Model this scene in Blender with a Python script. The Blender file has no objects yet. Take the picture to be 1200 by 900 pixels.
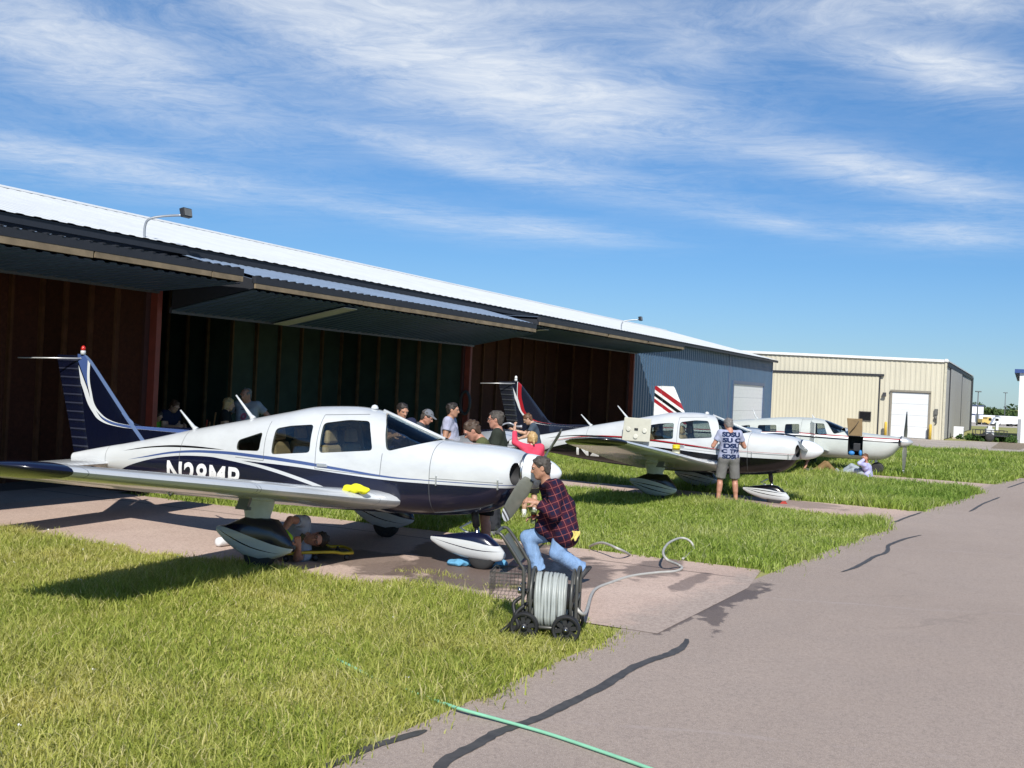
import bpy, bmesh, math, random
import numpy as np
from mathutils import Vector, Matrix
random.seed(7); RNG = np.random.default_rng(11)
C = bpy.context.scene.collection
R = math.radians

# ------------------------------------------------------------------ camera model and site frame
F0, CAMH, ROLL = 1226.0, 2.2, 0.0475           # focal length in 1200-wide pixels, eye height, camera roll
def ray(px, py):
    a = (px-600)/F0; b = -(py-450)/F0
    return Vector((a*math.cos(ROLL)-b*math.sin(ROLL), 1.0, a*math.sin(ROLL)+b*math.cos(ROLL)))
def at(px, py, Y): return ray(px, py)*Y + Vector((0, 0, CAMH))
def gr(px, py, z=0.0):
    r = ray(px, py); t = (z-CAMH)/r.z
    return Vector((r.x*t, t, z))
HA = R(26.2); HD = Vector((math.sin(HA), math.cos(HA), 0)); HN = Vector((math.cos(HA), -math.sin(HA), 0))
def H(s, n, z=0.0): return HD*s + HN*n + Vector((0, 0, z))   # s along the hangar row, n out towards the taxiway
HROT = R(90)-HA      # local x -> along the row

# ------------------------------------------------------------------ mesh helpers
class MB:
    def __init__(s): s.v = []; s.f = []; s.m = []; s.sm = []
    def add(s, vs, fs, mat=0, smooth=False):
        o = len(s.v); s.v += [tuple(v) for v in vs]
        for f in fs: s.f.append(tuple(i+o for i in f)); s.m.append(mat); s.sm.append(smooth)
        return s
    def box(s, lo, hi, mat=0, fr=None):
        x0, y0, z0 = lo; x1, y1, z1 = hi
        vs = [(x0,y0,z0),(x1,y0,z0),(x1,y1,z0),(x0,y1,z0),(x0,y0,z1),(x1,y0,z1),(x1,y1,z1),(x0,y1,z1)]
        if fr: vs = [fr(*v) for v in vs]
        return s.add(vs, [(3,2,1,0),(4,5,6,7),(0,1,5,4),(1,2,6,5),(2,3,7,6),(3,0,4,7)], mat)
    def hexa(s, p, mat=0):      # eight points, bottom ring then top ring
        return s.add(p, [(3,2,1,0),(4,5,6,7),(0,1,5,4),(1,2,6,5),(2,3,7,6),(3,0,4,7)], mat)
    def bar(s, a, b, w, h, mat=0, up=(0,0,1)):
        a = Vector(a); b = Vector(b); d = (b-a).normalized(); u = Vector(up)
        if abs(d.dot(u)) > .98: u = Vector((1,0,0))
        r = d.cross(u).normalized(); u = r.cross(d)
        c = [(-1,-1),(1,-1),(1,1),(-1,1)]
        return s.hexa([a+r*(i*w/2)+u*(j*h/2) for i, j in c]+[b+r*(i*w/2)+u*(j*h/2) for i, j in c], mat)
    def tube(s, pts, rad, n=8, mat=0, closed=False, cap=True):
        pts = [Vector(p) for p in pts]; N = len(pts); rs = rad if isinstance(rad, (list, tuple)) else [rad]*N
        vs = []; prev = None
        for i, p in enumerate(pts):
            if closed: t = pts[(i+1) % N]-pts[i-1]
            else: t = pts[min(i+1, N-1)]-pts[max(i-1, 0)]
            t.normalize()
            if prev is None:
                u = Vector((0,0,1)) if abs(t.z) < .9 else Vector((1,0,0))
                u = (u-t*u.dot(t)).normalized()
            else:
                u = prev-t*prev.dot(t)
                u = u.normalized() if u.length > 1e-6 else t.orthogonal().normalized()
            prev = u; w = t.cross(u)
            for k in range(n):
                a = 2*math.pi*k/n; vs.append(p+(u*math.cos(a)+w*math.sin(a))*rs[i])
        fs = []
        for i in range(N if closed else N-1):
            j = (i+1) % N
            for k in range(n): fs.append((i*n+k, i*n+(k+1)%n, j*n+(k+1)%n, j*n+k))
        if cap and not closed: fs += [tuple(range(n-1,-1,-1)), tuple(range((N-1)*n, N*n))]
        return s.add(vs, fs, mat, True)
    def lathe(s, prof, n=32, mat=0, fr=None, smooth=True, caps=True):   # prof: (axis position, radius); axis = local x
        vs = []
        for x, r in prof:
            for k in range(n):
                a = 2*math.pi*k/n; p = (x, r*math.cos(a), r*math.sin(a)); vs.append(fr(*p) if fr else p)
        fs = [(i*n+k, i*n+(k+1)%n, (i+1)*n+(k+1)%n, (i+1)*n+k) for i in range(len(prof)-1) for k in range(n)]
        if caps: fs += [tuple(range(n-1,-1,-1)), tuple(range((len(prof)-1)*n, len(prof)*n))]
        return s.add(vs, fs, mat, smooth)
    def loft(s, rings, mat=0, smooth=True, caps=True, closed=True):
        n = len(rings[0]); vs = [p for r in rings for p in r]
        K = n if closed else n-1
        fs = [(i*n+k, i*n+(k+1)%n, (i+1)*n+(k+1)%n, (i+1)*n+k) for i in range(len(rings)-1) for k in range(K)]
        if caps: fs += [tuple(range(n-1,-1,-1)), tuple(range((len(rings)-1)*n, len(rings)*n))]
        return s.add(vs, fs, mat, smooth)
    def ell(s, c, r, n=16, m=10, mat=0, fr=None):
        vs = []; c = Vector(c)
        for i in range(m+1):
            t = math.pi*i/m
            for k in range(n):
                a = 2*math.pi*k/n
                p = Vector((r[0]*math.sin(t)*math.cos(a), r[1]*math.sin(t)*math.sin(a), r[2]*math.cos(t)))
                vs.append(c+(fr @ p if fr else p))
        fs = [(i*n+k, (i+1)*n+k, (i+1)*n+(k+1)%n, i*n+(k+1)%n) for i in range(m) for k in range(n)]
        return s.add(vs, fs, mat, True)
    def build(s, name, mats, parent=None, sharp=None, bevel=None):
        me = bpy.data.meshes.new(name); me.from_pydata(s.v, [], s.f); 
        mats = mats if isinstance(mats, (list, tuple)) else [mats]
        for m in mats: me.materials.append(m)
        me.polygons.foreach_set('material_index', s.m); me.polygons.foreach_set('use_smooth', s.sm)
        bm = bmesh.new(); bm.from_mesh(me); bmesh.ops.remove_doubles(bm, verts=bm.verts, dist=1e-5)
        bmesh.ops.recalc_face_normals(bm, faces=bm.faces); bm.to_mesh(me); bm.free()
        if sharp is not None: me.set_sharp_from_angle(angle=R(sharp))
        return link(name, me, parent, bevel)
def link(name, me, parent=None, bevel=None):
    o = bpy.data.objects.new(name, me); C.objects.link(o)
    if parent: o.parent = parent
    if bevel:
        b = o.modifiers.new('bevel', 'BEVEL'); b.width = bevel; b.segments = 2; b.limit_method = 'ANGLE'; b.angle_limit = R(40)
    return o
def empty(name, loc=(0,0,0), rz=0.0):
    o = bpy.data.objects.new(name, None); C.objects.link(o); o.location = loc; o.rotation_euler = (0,0,rz); o.empty_display_size = .2
    return o
def tag(o, label=None, cat=None, group=None, kind=None):
    if label: o['label'] = label
    if cat: o['category'] = cat
    if group: o['group'] = group
    if kind: o['kind'] = kind
    return o
def children(o): return [c for c in bpy.data.objects if c.parent == o]
def copy_tree(o, parent=None):
    c = o.copy(); C.objects.link(c)
    if parent: c.parent = parent; c.matrix_parent_inverse = o.matrix_parent_inverse
    for ch in children(o): copy_tree(ch, c)
    return c
def spline(pts, n=8):
    pts = [Vector(p) for p in pts]; out = []
    for i in range(len(pts)-1):
        p0 = pts[max(i-1,0)]; p1 = pts[i]; p2 = pts[i+1]; p3 = pts[min(i+2, len(pts)-1)]
        for k in range(n):
            t = k/n
            out.append(.5*((2*p1)+(p2-p0)*t+(2*p0-5*p1+4*p2-p3)*t*t+(3*p1-p0-3*p2+p3)*t**3))
    out.append(pts[-1]); return out
def pchip(xs, ys):
    xs = list(xs); ys = list(ys)
    h = [xs[i+1]-xs[i] for i in range(len(xs)-1)]; dl = [(ys[i+1]-ys[i])/h[i] for i in range(len(h))]
    m = [dl[0]]
    for i in range(1, len(xs)-1):
        m.append(0 if dl[i-1]*dl[i] <= 0 else 3*(h[i-1]+h[i])/((2*h[i]+h[i-1])/dl[i-1]+(h[i]+2*h[i-1])/dl[i]))
    m.append(dl[-1])
    def f(x):
        if x <= xs[0]: return ys[0]
        if x >= xs[-1]: return ys[-1]
        i = max(j for j in range(len(xs)-1) if xs[j] <= x); t = (x-xs[i])/h[i]
        return ys[i]*(1+2*t)*(1-t)**2+m[i]*h[i]*t*(1-t)**2+ys[i+1]*t*t*(3-2*t)+m[i+1]*h[i]*t*t*(t-1)
    return f

# ------------------------------------------------------------------ materials
class NT:
    def __init__(s, name):
        s.mat = bpy.data.materials.new(name); s.mat.use_nodes = True; s.t = s.mat.node_tree; s.b = s.t.nodes['Principled BSDF']; s.out = s.t.nodes['Material Output']
    def n(s, ty, **kw):
        nd = s.t.nodes.new(ty)
        for k, v in kw.items(): setattr(nd, k, v)
        return nd
    def put(s, sock, v):
        if hasattr(v, 'is_output'): s.t.links.new(v, sock)
        elif v is not None: sock.default_value = v
    def math(s, op, a, b=None, c=None, clamp=False):
        nd = s.n('ShaderNodeMath', operation=op, use_clamp=clamp)
        s.put(nd.inputs[0], a); s.put(nd.inputs[1], b)
        if c is not None: s.put(nd.inputs[2], c)
        return nd.outputs[0]
    def co(s, kind='Object', scale=None):
        tc = s.n('ShaderNodeTexCoord').outputs[kind]
        if scale is None: return tc
        m = s.n('ShaderNodeMapping'); s.put(m.inputs['Vector'], tc); m.inputs['Scale'].default_value = scale
        return m.outputs[0]
    def world(s, scale=None):
        tc = s.n('ShaderNodeNewGeometry').outputs['Position']
        if scale is None: return tc
        m = s.n('ShaderNodeMapping'); s.put(m.inputs['Vector'], tc); m.inputs['Scale'].default_value = scale
        return m.outputs[0]
    def sep(s, v):
        nd = s.n('ShaderNodeSeparateXYZ'); s.put(nd.inputs[0], v); return nd.outputs
    def noise(s, vec, scale, detail=4, rough=.55, dist=0):
        nd = s.n('ShaderNodeTexNoise'); s.put(nd.inputs['Vector'], vec); nd.inputs['Scale'].default_value = scale
        nd.inputs['Detail'].default_value = detail; nd.inputs['Roughness'].default_value = rough; nd.inputs['Distortion'].default_value = dist
        return nd.outputs['Fac']
    def ramp(s, f, stops):
        nd = s.n('ShaderNodeValToRGB'); s.put(nd.inputs[0], f); e = nd.color_ramp.elements
        while len(e) < len(stops): e.new(.5)
        for i, (p, c) in enumerate(stops):
            e[i].position = p; e[i].color = tuple(c)+(1,) if len(c) == 3 else c
        return nd.outputs[0]
    def step(s, f, a, b):
        nd = s.n('ShaderNodeMapRange', clamp=True); s.put(nd.inputs[0], f); nd.inputs[1].default_value = a; nd.inputs[2].default_value = b
        return nd.outputs[0]
    def mix(s, f, a, b, mode='MIX'):
        nd = s.n('ShaderNodeMix', data_type='RGBA', blend_type=mode); s.put(nd.inputs[0], f)
        for k, v in ((6, a), (7, b)):
            s.put(nd.inputs[k], tuple(v)+(1,) if isinstance(v, (tuple, list)) and len(v) == 3 else v)
        return nd.outputs[2]
    def curve(s, x, xs, ys, sx, sy):     # y(x) as a float curve; x in [0, sx], y in [0, sy]
        nd = s.n('ShaderNodeFloatCurve'); s.put(nd.inputs['Value'], s.math('DIVIDE', x, sx))
        cu = nd.mapping.curves[0]; pts = sorted(zip(xs, ys))
        while len(cu.points) < len(pts): cu.points.new(.5, .5)
        for p, (a, b) in zip(cu.points, pts): p.location = (a/sx, b/sy); p.handle_type = 'AUTO'
        nd.mapping.update()
        return s.math('MULTIPLY', nd.outputs[0], sy)
    def bump(s, h, strength=.3, dist=.01):
        nd = s.n('ShaderNodeBump'); s.put(nd.inputs['Height'], h); nd.inputs['Strength'].default_value = strength; nd.inputs['Distance'].default_value = dist
        s.t.links.new(nd.outputs[0], s.b.inputs['Normal'])
    def col(s, c): s.put(s.b.inputs['Base Color'], tuple(c)+(1,) if isinstance(c, (tuple, list)) and len(c) == 3 else c)
    def set(s, rough=None, metal=None, coat=None, spec=None):
        if rough is not None: s.put(s.b.inputs['Roughness'], rough)
        if metal is not None: s.put(s.b.inputs['Metallic'], metal)
        if coat is not None: s.b.inputs['Coat Weight'].default_value = coat; s.b.inputs['Coat Roughness'].default_value = .04
        if spec is not None: s.b.inputs['Specular IOR Level'].default_value = spec
        return s.mat
_M = {}
def mat(name, c, rough=.5, metal=0, coat=0, var=.12, scale=9, bump=0, spec=None):   # plain paint / cloth / metal with slight mottling
    if name in _M: return _M[name]
    t = NT(name); f = t.noise(t.co('Object'), scale, 5, .6)
    a = tuple(x*(1-var) for x in c); b = tuple(min(1, x*(1+var)) for x in c)
    t.col(t.ramp(f, [(.3, a), (.7, b)]))
    if bump: t.bump(t.noise(t.co('Object'), scale*6, 3), bump, .004)
    _M[name] = t.set(rough, metal, coat, spec); return _M[name]
def glass_mat(name, tint=(.75,.8,.82), gloss=.12):
    t = NT(name); tr = t.n('ShaderNodeBsdfTransparent'); tr.inputs[0].default_value = tint+(1,)
    g = t.n('ShaderNodeBsdfGlossy'); g.inputs['Roughness'].default_value = .02; g.inputs[0].default_value = (.9,.93,.95,1)
    fr = t.n('ShaderNodeFresnel'); fr.inputs[0].default_value = 1.33
    mx = t.n('ShaderNodeMixShader'); t.put(mx.inputs[0], t.math('ADD', fr.outputs[0], gloss, clamp=True))
    t.t.links.new(tr.outputs[0], mx.inputs[1]); t.t.links.new(g.outputs[0], mx.inputs[2]); t.t.links.new(mx.outputs[0], t.out.inputs[0])
    return t.mat
# ------------------------------------------------------------------ signed-distance modelling (people, cloth, soft shapes)
class SDF:
    def __init__(s, lo, hi, h):
        s.h = h; s.lo = np.array(lo, float); n = np.maximum(np.ceil((np.array(hi)-s.lo)/h).astype(int)+1, 4); s.n = n
        s.ax = [s.lo[i]+h*np.arange(n[i]) for i in range(3)]; s.d = np.full(tuple(n), .3, np.float32)
    def win(s, lo, hi):
        a = np.clip(np.floor((np.array(lo)-s.lo)/s.h).astype(int), 0, s.n-1); b = np.clip(np.ceil((np.array(hi)-s.lo)/s.h).astype(int)+1, 1, s.n)
        sl = tuple(slice(a[i], max(b[i], a[i]+1)) for i in range(3))
        X = s.ax[0][sl[0]][:,None,None]; Y = s.ax[1][sl[1]][None,:,None]; Z = s.ax[2][sl[2]][None,None,:]
        return sl, X, Y, Z
    def comb(s, sl, e, k, op):
        f = s.d[sl]
        if op == 'add':
            if k > 0: h = np.maximum(k-np.abs(f-e), 0)/k; r = np.minimum(f, e)-h*h*k*.25
            else: r = np.minimum(f, e)
        else:
            if k > 0: h = np.maximum(k-np.abs(f+e), 0)/k; r = np.maximum(f, -e)+h*h*k*.25
            else: r = np.maximum(f, -e)
        s.d[sl] = r
    def cone(s, a, b, ra, rb, k=.02, op='add'):
        a = np.array(a, float); b = np.array(b, float); m = max(ra, rb)+k+.05
        sl, X, Y, Z = s.win(np.minimum(a, b)-m, np.maximum(a, b)+m); ba = b-a; L = max(ba@ba, 1e-9)
        px, py, pz = X-a[0], Y-a[1], Z-a[2]
        t = np.clip((px*ba[0]+py*ba[1]+pz*ba[2])/L, 0, 1)
        e = np.sqrt((px-t*ba[0])**2+(py-t*ba[1])**2+(pz-t*ba[2])**2)-(ra+(rb-ra)*t)
        s.comb(sl, e.astype(np.float32), k, op); return s
    def ell(s, c, r, M=None, k=.02, op='add'):
        c = np.array(c, float); r = np.array(r, float); m = r.max()+k+.05
        sl, X, Y, Z = s.win(c-m, c+m); p = [X-c[0], Y-c[1], Z-c[2]]
        if M is not None:   # rows of M: local axes in world
            M = np.array(M); q = [p[0]*M[i][0]+p[1]*M[i][1]+p[2]*M[i][2] for i in range(3)]
        else: q = p
        k0 = np.sqrt((q[0]/r[0])**2+(q[1]/r[1])**2+(q[2]/r[2])**2)
        k1 = np.sqrt((q[0]/r[0]**2)**2+(q[1]/r[1]**2)**2+(q[2]/r[2]**2)**2)+1e-6
        s.comb(sl, (k0*(k0-1)/k1).astype(np.float32), k, op); return s
    def cut(s, p, nrm):       # remove everything on the nrm side of the plane through p
        p = np.array(p, float); n = np.array(nrm, float); n /= np.linalg.norm(n)
        e = (s.ax[0][:,None,None]-p[0])*n[0]+(s.ax[1][None,:,None]-p[1])*n[1]+(s.ax[2][None,None,:]-p[2])*n[2]
        s.d = np.maximum(s.d, e.astype(np.float32)); return s
    def cutwin(s, p, nrm, c, rad):   # the same, only within rad of c
        p = np.array(p, float); n = np.array(nrm, float); n /= np.linalg.norm(n); c = np.array(c)
        sl, X, Y, Z = s.win(c-rad, c+rad)
        e = (X-p[0])*n[0]+(Y-p[1])*n[1]+(Z-p[2])*n[2]
        e = np.minimum(e, rad-np.sqrt((X-c[0])**2+(Y-c[1])**2+(Z-c[2])**2))
        s.d[sl] = np.maximum(s.d[sl], e.astype(np.float32)); return s
    def mesh(s):
        d = s.d; d = np.pad(d, 1, constant_values=.3); lo = s.lo-s.h
        inside = d < 0; n = np.array(d.shape)-1
        cnt = np.zeros(n, np.int8); acc = np.zeros(tuple(n)+(3,), np.float32); num = np.zeros(n, np.float32)
        for i in (0,1):
            for j in (0,1):
                for k in (0,1): cnt += inside[i:n[0]+i, j:n[1]+j, k:n[2]+k]
        mix = (cnt > 0) & (cnt < 8); idx = np.argwhere(mix); I, J, K = idx.T
        acc = np.zeros((len(idx), 3)); num = np.zeros(len(idx))
        corners = [(i,j,k) for i in (0,1) for j in (0,1) for k in (0,1)]
        for a in corners:
            for ax in range(3):
                if a[ax]: continue
                b = list(a); b[ax] = 1
                va = d[I+a[0], J+a[1], K+a[2]]; vb = d[I+b[0], J+b[1], K+b[2]]
                x = (va < 0) != (vb < 0); t = np.where(x, va/np.where(x, va-vb, 1), 0)
                p = np.array(a, float)[None]+t[:,None]*(np.array(b)-np.array(a))[None]
                acc += np.where(x[:,None], p, 0); num += x
        V = (idx+acc/num[:,None])*s.h+lo
        vid = np.full(n, -1, np.int64); vid[I,J,K] = np.arange(len(idx))
        F = []
        for ax in range(3):
            u, w = (ax+1) % 3, (ax+2) % 3
            sa = [slice(0, d.shape[i]) for i in range(3)]; sb = list(sa)
            sa[ax] = slice(0, d.shape[ax]-1); sb[ax] = slice(1, d.shape[ax])
            A = inside[tuple(sa)]; B = inside[tuple(sb)]
            E = np.argwhere(A != B); E = E[(E[:,u] > 0) & (E[:,w] > 0) & (E[:,u] < d.shape[u]-1) & (E[:,w] < d.shape[w]-1)]
            if not len(E): continue
            def cell(du, dw):
                q = E.copy(); q[:,u] += du; q[:,w] += dw; return vid[q[:,0], q[:,1], q[:,2]]
            Q = np.stack([cell(-1,-1), cell(0,-1), cell(0,0), cell(-1,0)], 1)
            flip = ~A[E[:,0],E[:,1],E[:,2]]
            Q[flip] = Q[flip][:,::-1]
            F.append(Q)
        return V, np.concatenate(F)
def np_mesh(name, parts, mats, parent=None, smooth=True, uv=None):
    """parts: list of (V, F quads, material index)"""
    vs = []; fs = []; mi = []; o = 0
    for V, F, m in parts:
        vs.append(V); fs.append(F+o); mi.append(np.full(len(F), m)); o += len(V)
    V = np.concatenate(vs); F = np.concatenate(fs); mi = np.concatenate(mi)
    me = bpy.data.meshes.new(name); me.vertices.add(len(V)); me.vertices.foreach_set('co', V.astype(np.float32).ravel())
    k = F.shape[1]; me.loops.add(F.size); me.loops.foreach_set('vertex_index', F.astype(np.int32).ravel())
    me.polygons.add(len(F)); me.polygons.foreach_set('loop_start', (np.arange(len(F))*k).astype(np.int32))
    for m in (mats if isinstance(mats, (list, tuple)) else [mats]): me.materials.append(m)
    me.polygons.foreach_set('material_index', mi.astype(np.int32)); me.polygons.foreach_set('use_smooth', np.full(len(F), smooth))
    me.update(calc_edges=True)
    if uv is not None:
        l = me.uv_layers.new(name='UVMap'); l.data.foreach_set('uv', uv[F.ravel()].astype(np.float32).ravel())
    return link(name, me, parent)
# ------------------------------------------------------------------ light aircraft
# local frame: u metres aft of the spinner tip, v metres to starboard, z up  ->  x = -u, y = -v
def L(u, v, z): return Vector((-u, -v, z))
WHITE = (.55,.57,.58)
def paint(name, base, bands=(), fin_bands=(), lines=(), rough=.22, su=9.0, sz=3.0, dirt=.06, coat=.4, box=(), spec=.5):
    """glossy paint; bands (colour, lo[(u,z)], hi[(u,z)]) stripe the side, fin_bands the same with u as a function of z"""
    t = NT(name); x, y, z = t.sep(t.co('Object')); u = t.math('MULTIPLY', x, -1.0)
    f = t.noise(t.co('Object', (1,1,2.5)), 2.2, 6, .65)
    c = t.mix(t.step(f, .42, .75), base, tuple(k*(1-dirt*2.2) for k in base))
    for col, lo, hi in bands:
        a = t.curve(u, [p[0] for p in lo], [p[1] for p in lo], su, sz); b = t.curve(u, [p[0] for p in hi], [p[1] for p in hi], su, sz)
        m = t.math('MULTIPLY', t.math('GREATER_THAN', z, a), t.math('LESS_THAN', z, b)); c = t.mix(m, c, col)
    for col, lo, hi in fin_bands:
        a = t.curve(z, [p[1] for p in lo], [p[0] for p in lo], sz, su); b = t.curve(z, [p[1] for p in hi], [p[0] for p in hi], sz, su)
        m = t.math('MULTIPLY', t.math('GREATER_THAN', u, a), t.math('LESS_THAN', u, b)); c = t.mix(m, c, col)
    for (u0, z0, u1, z1) in lines:      # panel gaps: thin dark lines between two side-view points
        d = math.hypot(u1-u0, z1-z0); tx, tz = (u1-u0)/d, (z1-z0)/d
        du = t.math('SUBTRACT', u, u0); dz = t.math('SUBTRACT', z, z0)
        al = t.math('ADD', t.math('MULTIPLY', du, tx), t.math('MULTIPLY', dz, tz)); pe = t.math('ADD', t.math('MULTIPLY', du, -tz), t.math('MULTIPLY', dz, tx))
        m = t.math('MULTIPLY', t.math('LESS_THAN', t.math('ABSOLUTE', pe), .0045), t.math('LESS_THAN', t.math('ABSOLUTE', t.math('SUBTRACT', al, d/2)), d/2))
        c = t.mix(t.math('MULTIPLY', m, .75), c, (.08,.085,.09))
    t.col(c); t.bump(t.noise(t.co('Object'), 5, 2), .04, .02)
    return t.set(t.math('ADD', t.math('MULTIPLY', f, .2), rough-.1), coat=coat, spec=spec)
def wing_paint(name, base, le, te):
    t = NT(name); x, y, z = t.sep(t.co('Object')); u = t.math('MULTIPLY', x, -1.0); v = t.math('ABSOLUTE', y)
    f = t.noise(t.co('Object', (1,.5,1)), 3, 6, .65)
    c = t.mix(t.step(f, .4, .8), base, tuple(k*.86 for k in base))
    hin = t.math('SUBTRACT', te, .33)
    def strip(e, w, amt, lo=0, hi=9):
        nonlocal c
        m = t.math('LESS_THAN', t.math('ABSOLUTE', e), w); m = t.math('MULTIPLY', m, t.math('MULTIPLY', t.math('GREATER_THAN', v, lo), t.math('LESS_THAN', v, hi)))
        c = t.mix(t.math('MULTIPLY', m, amt), c, (.07,.075,.08))
    strip(t.math('SUBTRACT', u, hin), .006, .85, .7, 4.9)
    for vv in (.78, 2.75, 2.8, 4.85): strip(t.math('SUBTRACT', v, vv), .005, .7 if vv != .78 else .4)
    strip(t.math('SUBTRACT', t.math('FRACT', t.math('MULTIPLY', v, 2.2)), .5), .008, .16)
    strip(t.math('SUBTRACT', u, le+.42), .004, .35)
    t.col(c)
    bead = t.math('MULTIPLY', t.math('GREATER_THAN', u, hin), t.math('SINE', t.math('MULTIPLY', v, 70)))
    t.bump(bead, .25, .006)
    return t.set(t.math('ADD', t.math('MULTIPLY', f, .2), .12), coat=.5)
def round_poly(p, r, n=5):
    out = []
    for i in range(len(p)):
        a, b, c = Vector(p[i-1]), Vector(p[i]), Vector(p[(i+1) % len(p)])
        d1 = (a-b); d2 = (c-b); k = min(r, d1.length*.45, d2.length*.45); s = b+d1.normalized()*k; e = b+d2.normalized()*k
        for j in range(n+1):
            t = j/n; out.append(s*(1-t)**2+b*2*t*(1-t)+e*t*t)
    return [(q.x, q.y) for q in out]
class Fus:
    def __init__(s, prof, ex):
        us = [p[0] for p in prof]; s.us = us
        s.zt, s.zb, s.w, s.zc = [pchip(us, [p[i] for p in prof]) for i in (1,2,3,4)]
        s.pu = pchip([e[0] for e in ex], [e[1] for e in ex]); s.pl = pchip([e[0] for e in ex], [e[2] for e in ex])
    def ring(s, u, inset=0, n=56):
        zt, zb, w, zc = s.zt(u)-inset, s.zb(u)+inset, max(s.w(u)-inset, .004), s.zc(u); out = []
        for k in range(n):
            a = 2*math.pi*(k+.5)/n; ca, sa = math.cos(a), math.sin(a); p = s.pu(u) if sa > 0 else s.pl(u)
            out.append(L(u, w*math.copysign(abs(ca)**(2/p), ca), zc+(zt-zc if sa > 0 else zc-zb)*math.copysign(abs(sa)**(2/p), sa)))
        return out
    def y(s, u, z):
        zt, zb, w, zc = s.zt(u), s.zb(u), s.w(u), s.zc(u)
        if z > zc: t, p = (z-zc)/(zt-zc), s.pu(u)
        else: t, p = (zc-z)/(zc-zb), s.pl(u)
        return w*max(0, 1-min(1, t)**p)**(1/p)
def prism(mb, poly, v0, v1, m=0):
    n = len(poly)
    return mb.add([L(u, v0, z) for u, z in poly]+[L(u, v1, z) for u, z in poly],
        [tuple(range(n)), tuple(range(2*n-1, n-1, -1))]+[(i, (i+1) % n, n+(i+1) % n, n+i) for i in range(n)], m)
def raw(mb, mats):
    o = mb.build('cutter_work', mats); return o
def boolean(a, b, op):
    m = a.modifiers.new('b', 'BOOLEAN'); m.object = b; m.operation = op; m.solver = 'EXACT'
def bake(o, name):
    dg = bpy.context.evaluated_depsgraph_get(); dg.update()
    me = bpy.data.meshes.new_from_object(o.evaluated_get(dg)); me.name = name; return me
def kill(*os):
    for o in os: bpy.data.objects.remove(o, do_unlink=True)
DARKIN = mat('cabin_lining', (.30,.27,.23), .8); RECESS_BLACK = mat('inlet_black', (.012,.012,.014), .7); RUBBER = mat('tyre_rubber', (.022,.022,.023), .75)  # near-black for the faces of cut air inlets and the nose locker
TAN = mat('tan_leather', (.58,.40,.22), .55); STEEL = mat('bare_steel', (.45,.46,.47), .3, 1); CHROME = mat('polished_strut', (.6,.6,.62), .15, 1)
GLASS = glass_mat('aircraft_glass', (.74,.78,.77), .03); WIN_RUB = mat('panel_black', (.03,.03,.032), .5); WHT = mat('gloss_white', WHITE, .25, coat=.5)
PROP = mat('propeller_olive_grey', (.125,.13,.105), .45, coat=.1); LGREY = mat('strut_grey_white', (.58,.61,.62), .4)
def shell(fus, u0, u1, cin, wins, wsh, inlets, fpaint, extra_open=None, n=70):
    """hollow fuselage with real window openings; returns body mesh and the glass meshes"""
    e = 0.004; us = [u0, u0+.012, u0+.03, u0+.06, u0+.1]+[u0+.1+(u1-u0-.1)*(i/n) for i in range(1, n+1)]
    mb = MB(); mb.loft([fus.ring(u) for u in us]); body = raw(mb, [fpaint, DARKIN, RECESS_BLACK])
    mi = MB(); a, b = cin; mi.loft([fus.ring(a+(b-a)*i/24, .035) for i in range(25)], 1); inner = raw(mi, [fpaint, DARKIN, RECESS_BLACK])
    cut = MB()
    for poly in wins: prism(cut, round_poly(poly, .05), -1.5, 1.5, 1)
    prism(cut, round_poly(wsh, .06), -1.5, 1.5, 1)
    for c, r in inlets: cut.ell(L(*c), r, 20, 12, 2)
    if extra_open: prism(cut, round_poly(extra_open[0], .04), extra_open[1], extra_open[2], 2)
    cutter = raw(cut, [fpaint, DARKIN, RECESS_BLACK])
    # glass: skin shell limited to each opening
    glasses = []
    mi2 = MB(); mi2.loft([fus.ring(a+(b-a)*i/24, .012) for i in range(25)], 0); inner2 = raw(mi2, [GLASS])
    mo = MB(); mo.loft([fus.ring(a+.0+(b-a)*i/60, .004) for i in range(61)], 0)
    for kind, poly, v0, v1 in [('window', w, sg*.02, sg*1.5) for w in wins for sg in (1,-1)]+[('windshield', wsh, -1.5, 1.5)]:
        so = raw(mo, [GLASS]); pc = MB(); prism(pc, round_poly(poly, .05 if kind == 'window' else .06), v0, v1); po = raw(pc, [GLASS])
        boolean(so, inner2, 'DIFFERENCE'); boolean(so, po, 'INTERSECT'); me = bake(so, kind); me.set_sharp_from_angle(angle=R(35)); glasses.append((kind, me)); kill(so, po)
    boolean(body, inner, 'DIFFERENCE'); boolean(body, cutter, 'DIFFERENCE'); me = bake(body, 'fuselage'); me.set_sharp_from_angle(angle=R(32))
    kill(body, inner, cutter, inner2); return me, glasses
def foil(u_le, c, v, z, th=.14, inc=2.0, n=13, cam=.02):
    up, lo = [], []
    for i in range(n+1):
        x = .5*(1-math.cos(math.pi*i/n)); yt = 5*th*(.2969*math.sqrt(x)-.126*x-.3516*x*x+.2843*x**3-.1030*x**4)+.0015*x
        yc = cam*4*x*(1-x); up.append((x, yc+yt)); lo.append((x, yc-yt))
    pts = up+lo[-1:0:-1]; ci, si = math.cos(R(inc)), math.sin(R(inc))
    return [L(u_le+c*(x*ci+y*si), v, z+c*(y*ci-x*si)) for x, y in pts]
def make_wing(root, sg, stn, tipst, wp, tp):
    """stn: (v, LE u, TE u, z at LE)"""
    mb = MB(); mb.loft([foil(a, b-a, sg*v, z, .128-.003*v, 5.2) for v, a, b, z in stn]); w = mb.build('wing', wp, root, sharp=35)
    mt = MB(); mt.loft([foil(a, b-a, sg*v, z, th, 5.2) for v, a, b, z, th in tipst]); mt.build('wing_tip', tp, w, sharp=45)
    return w
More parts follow.
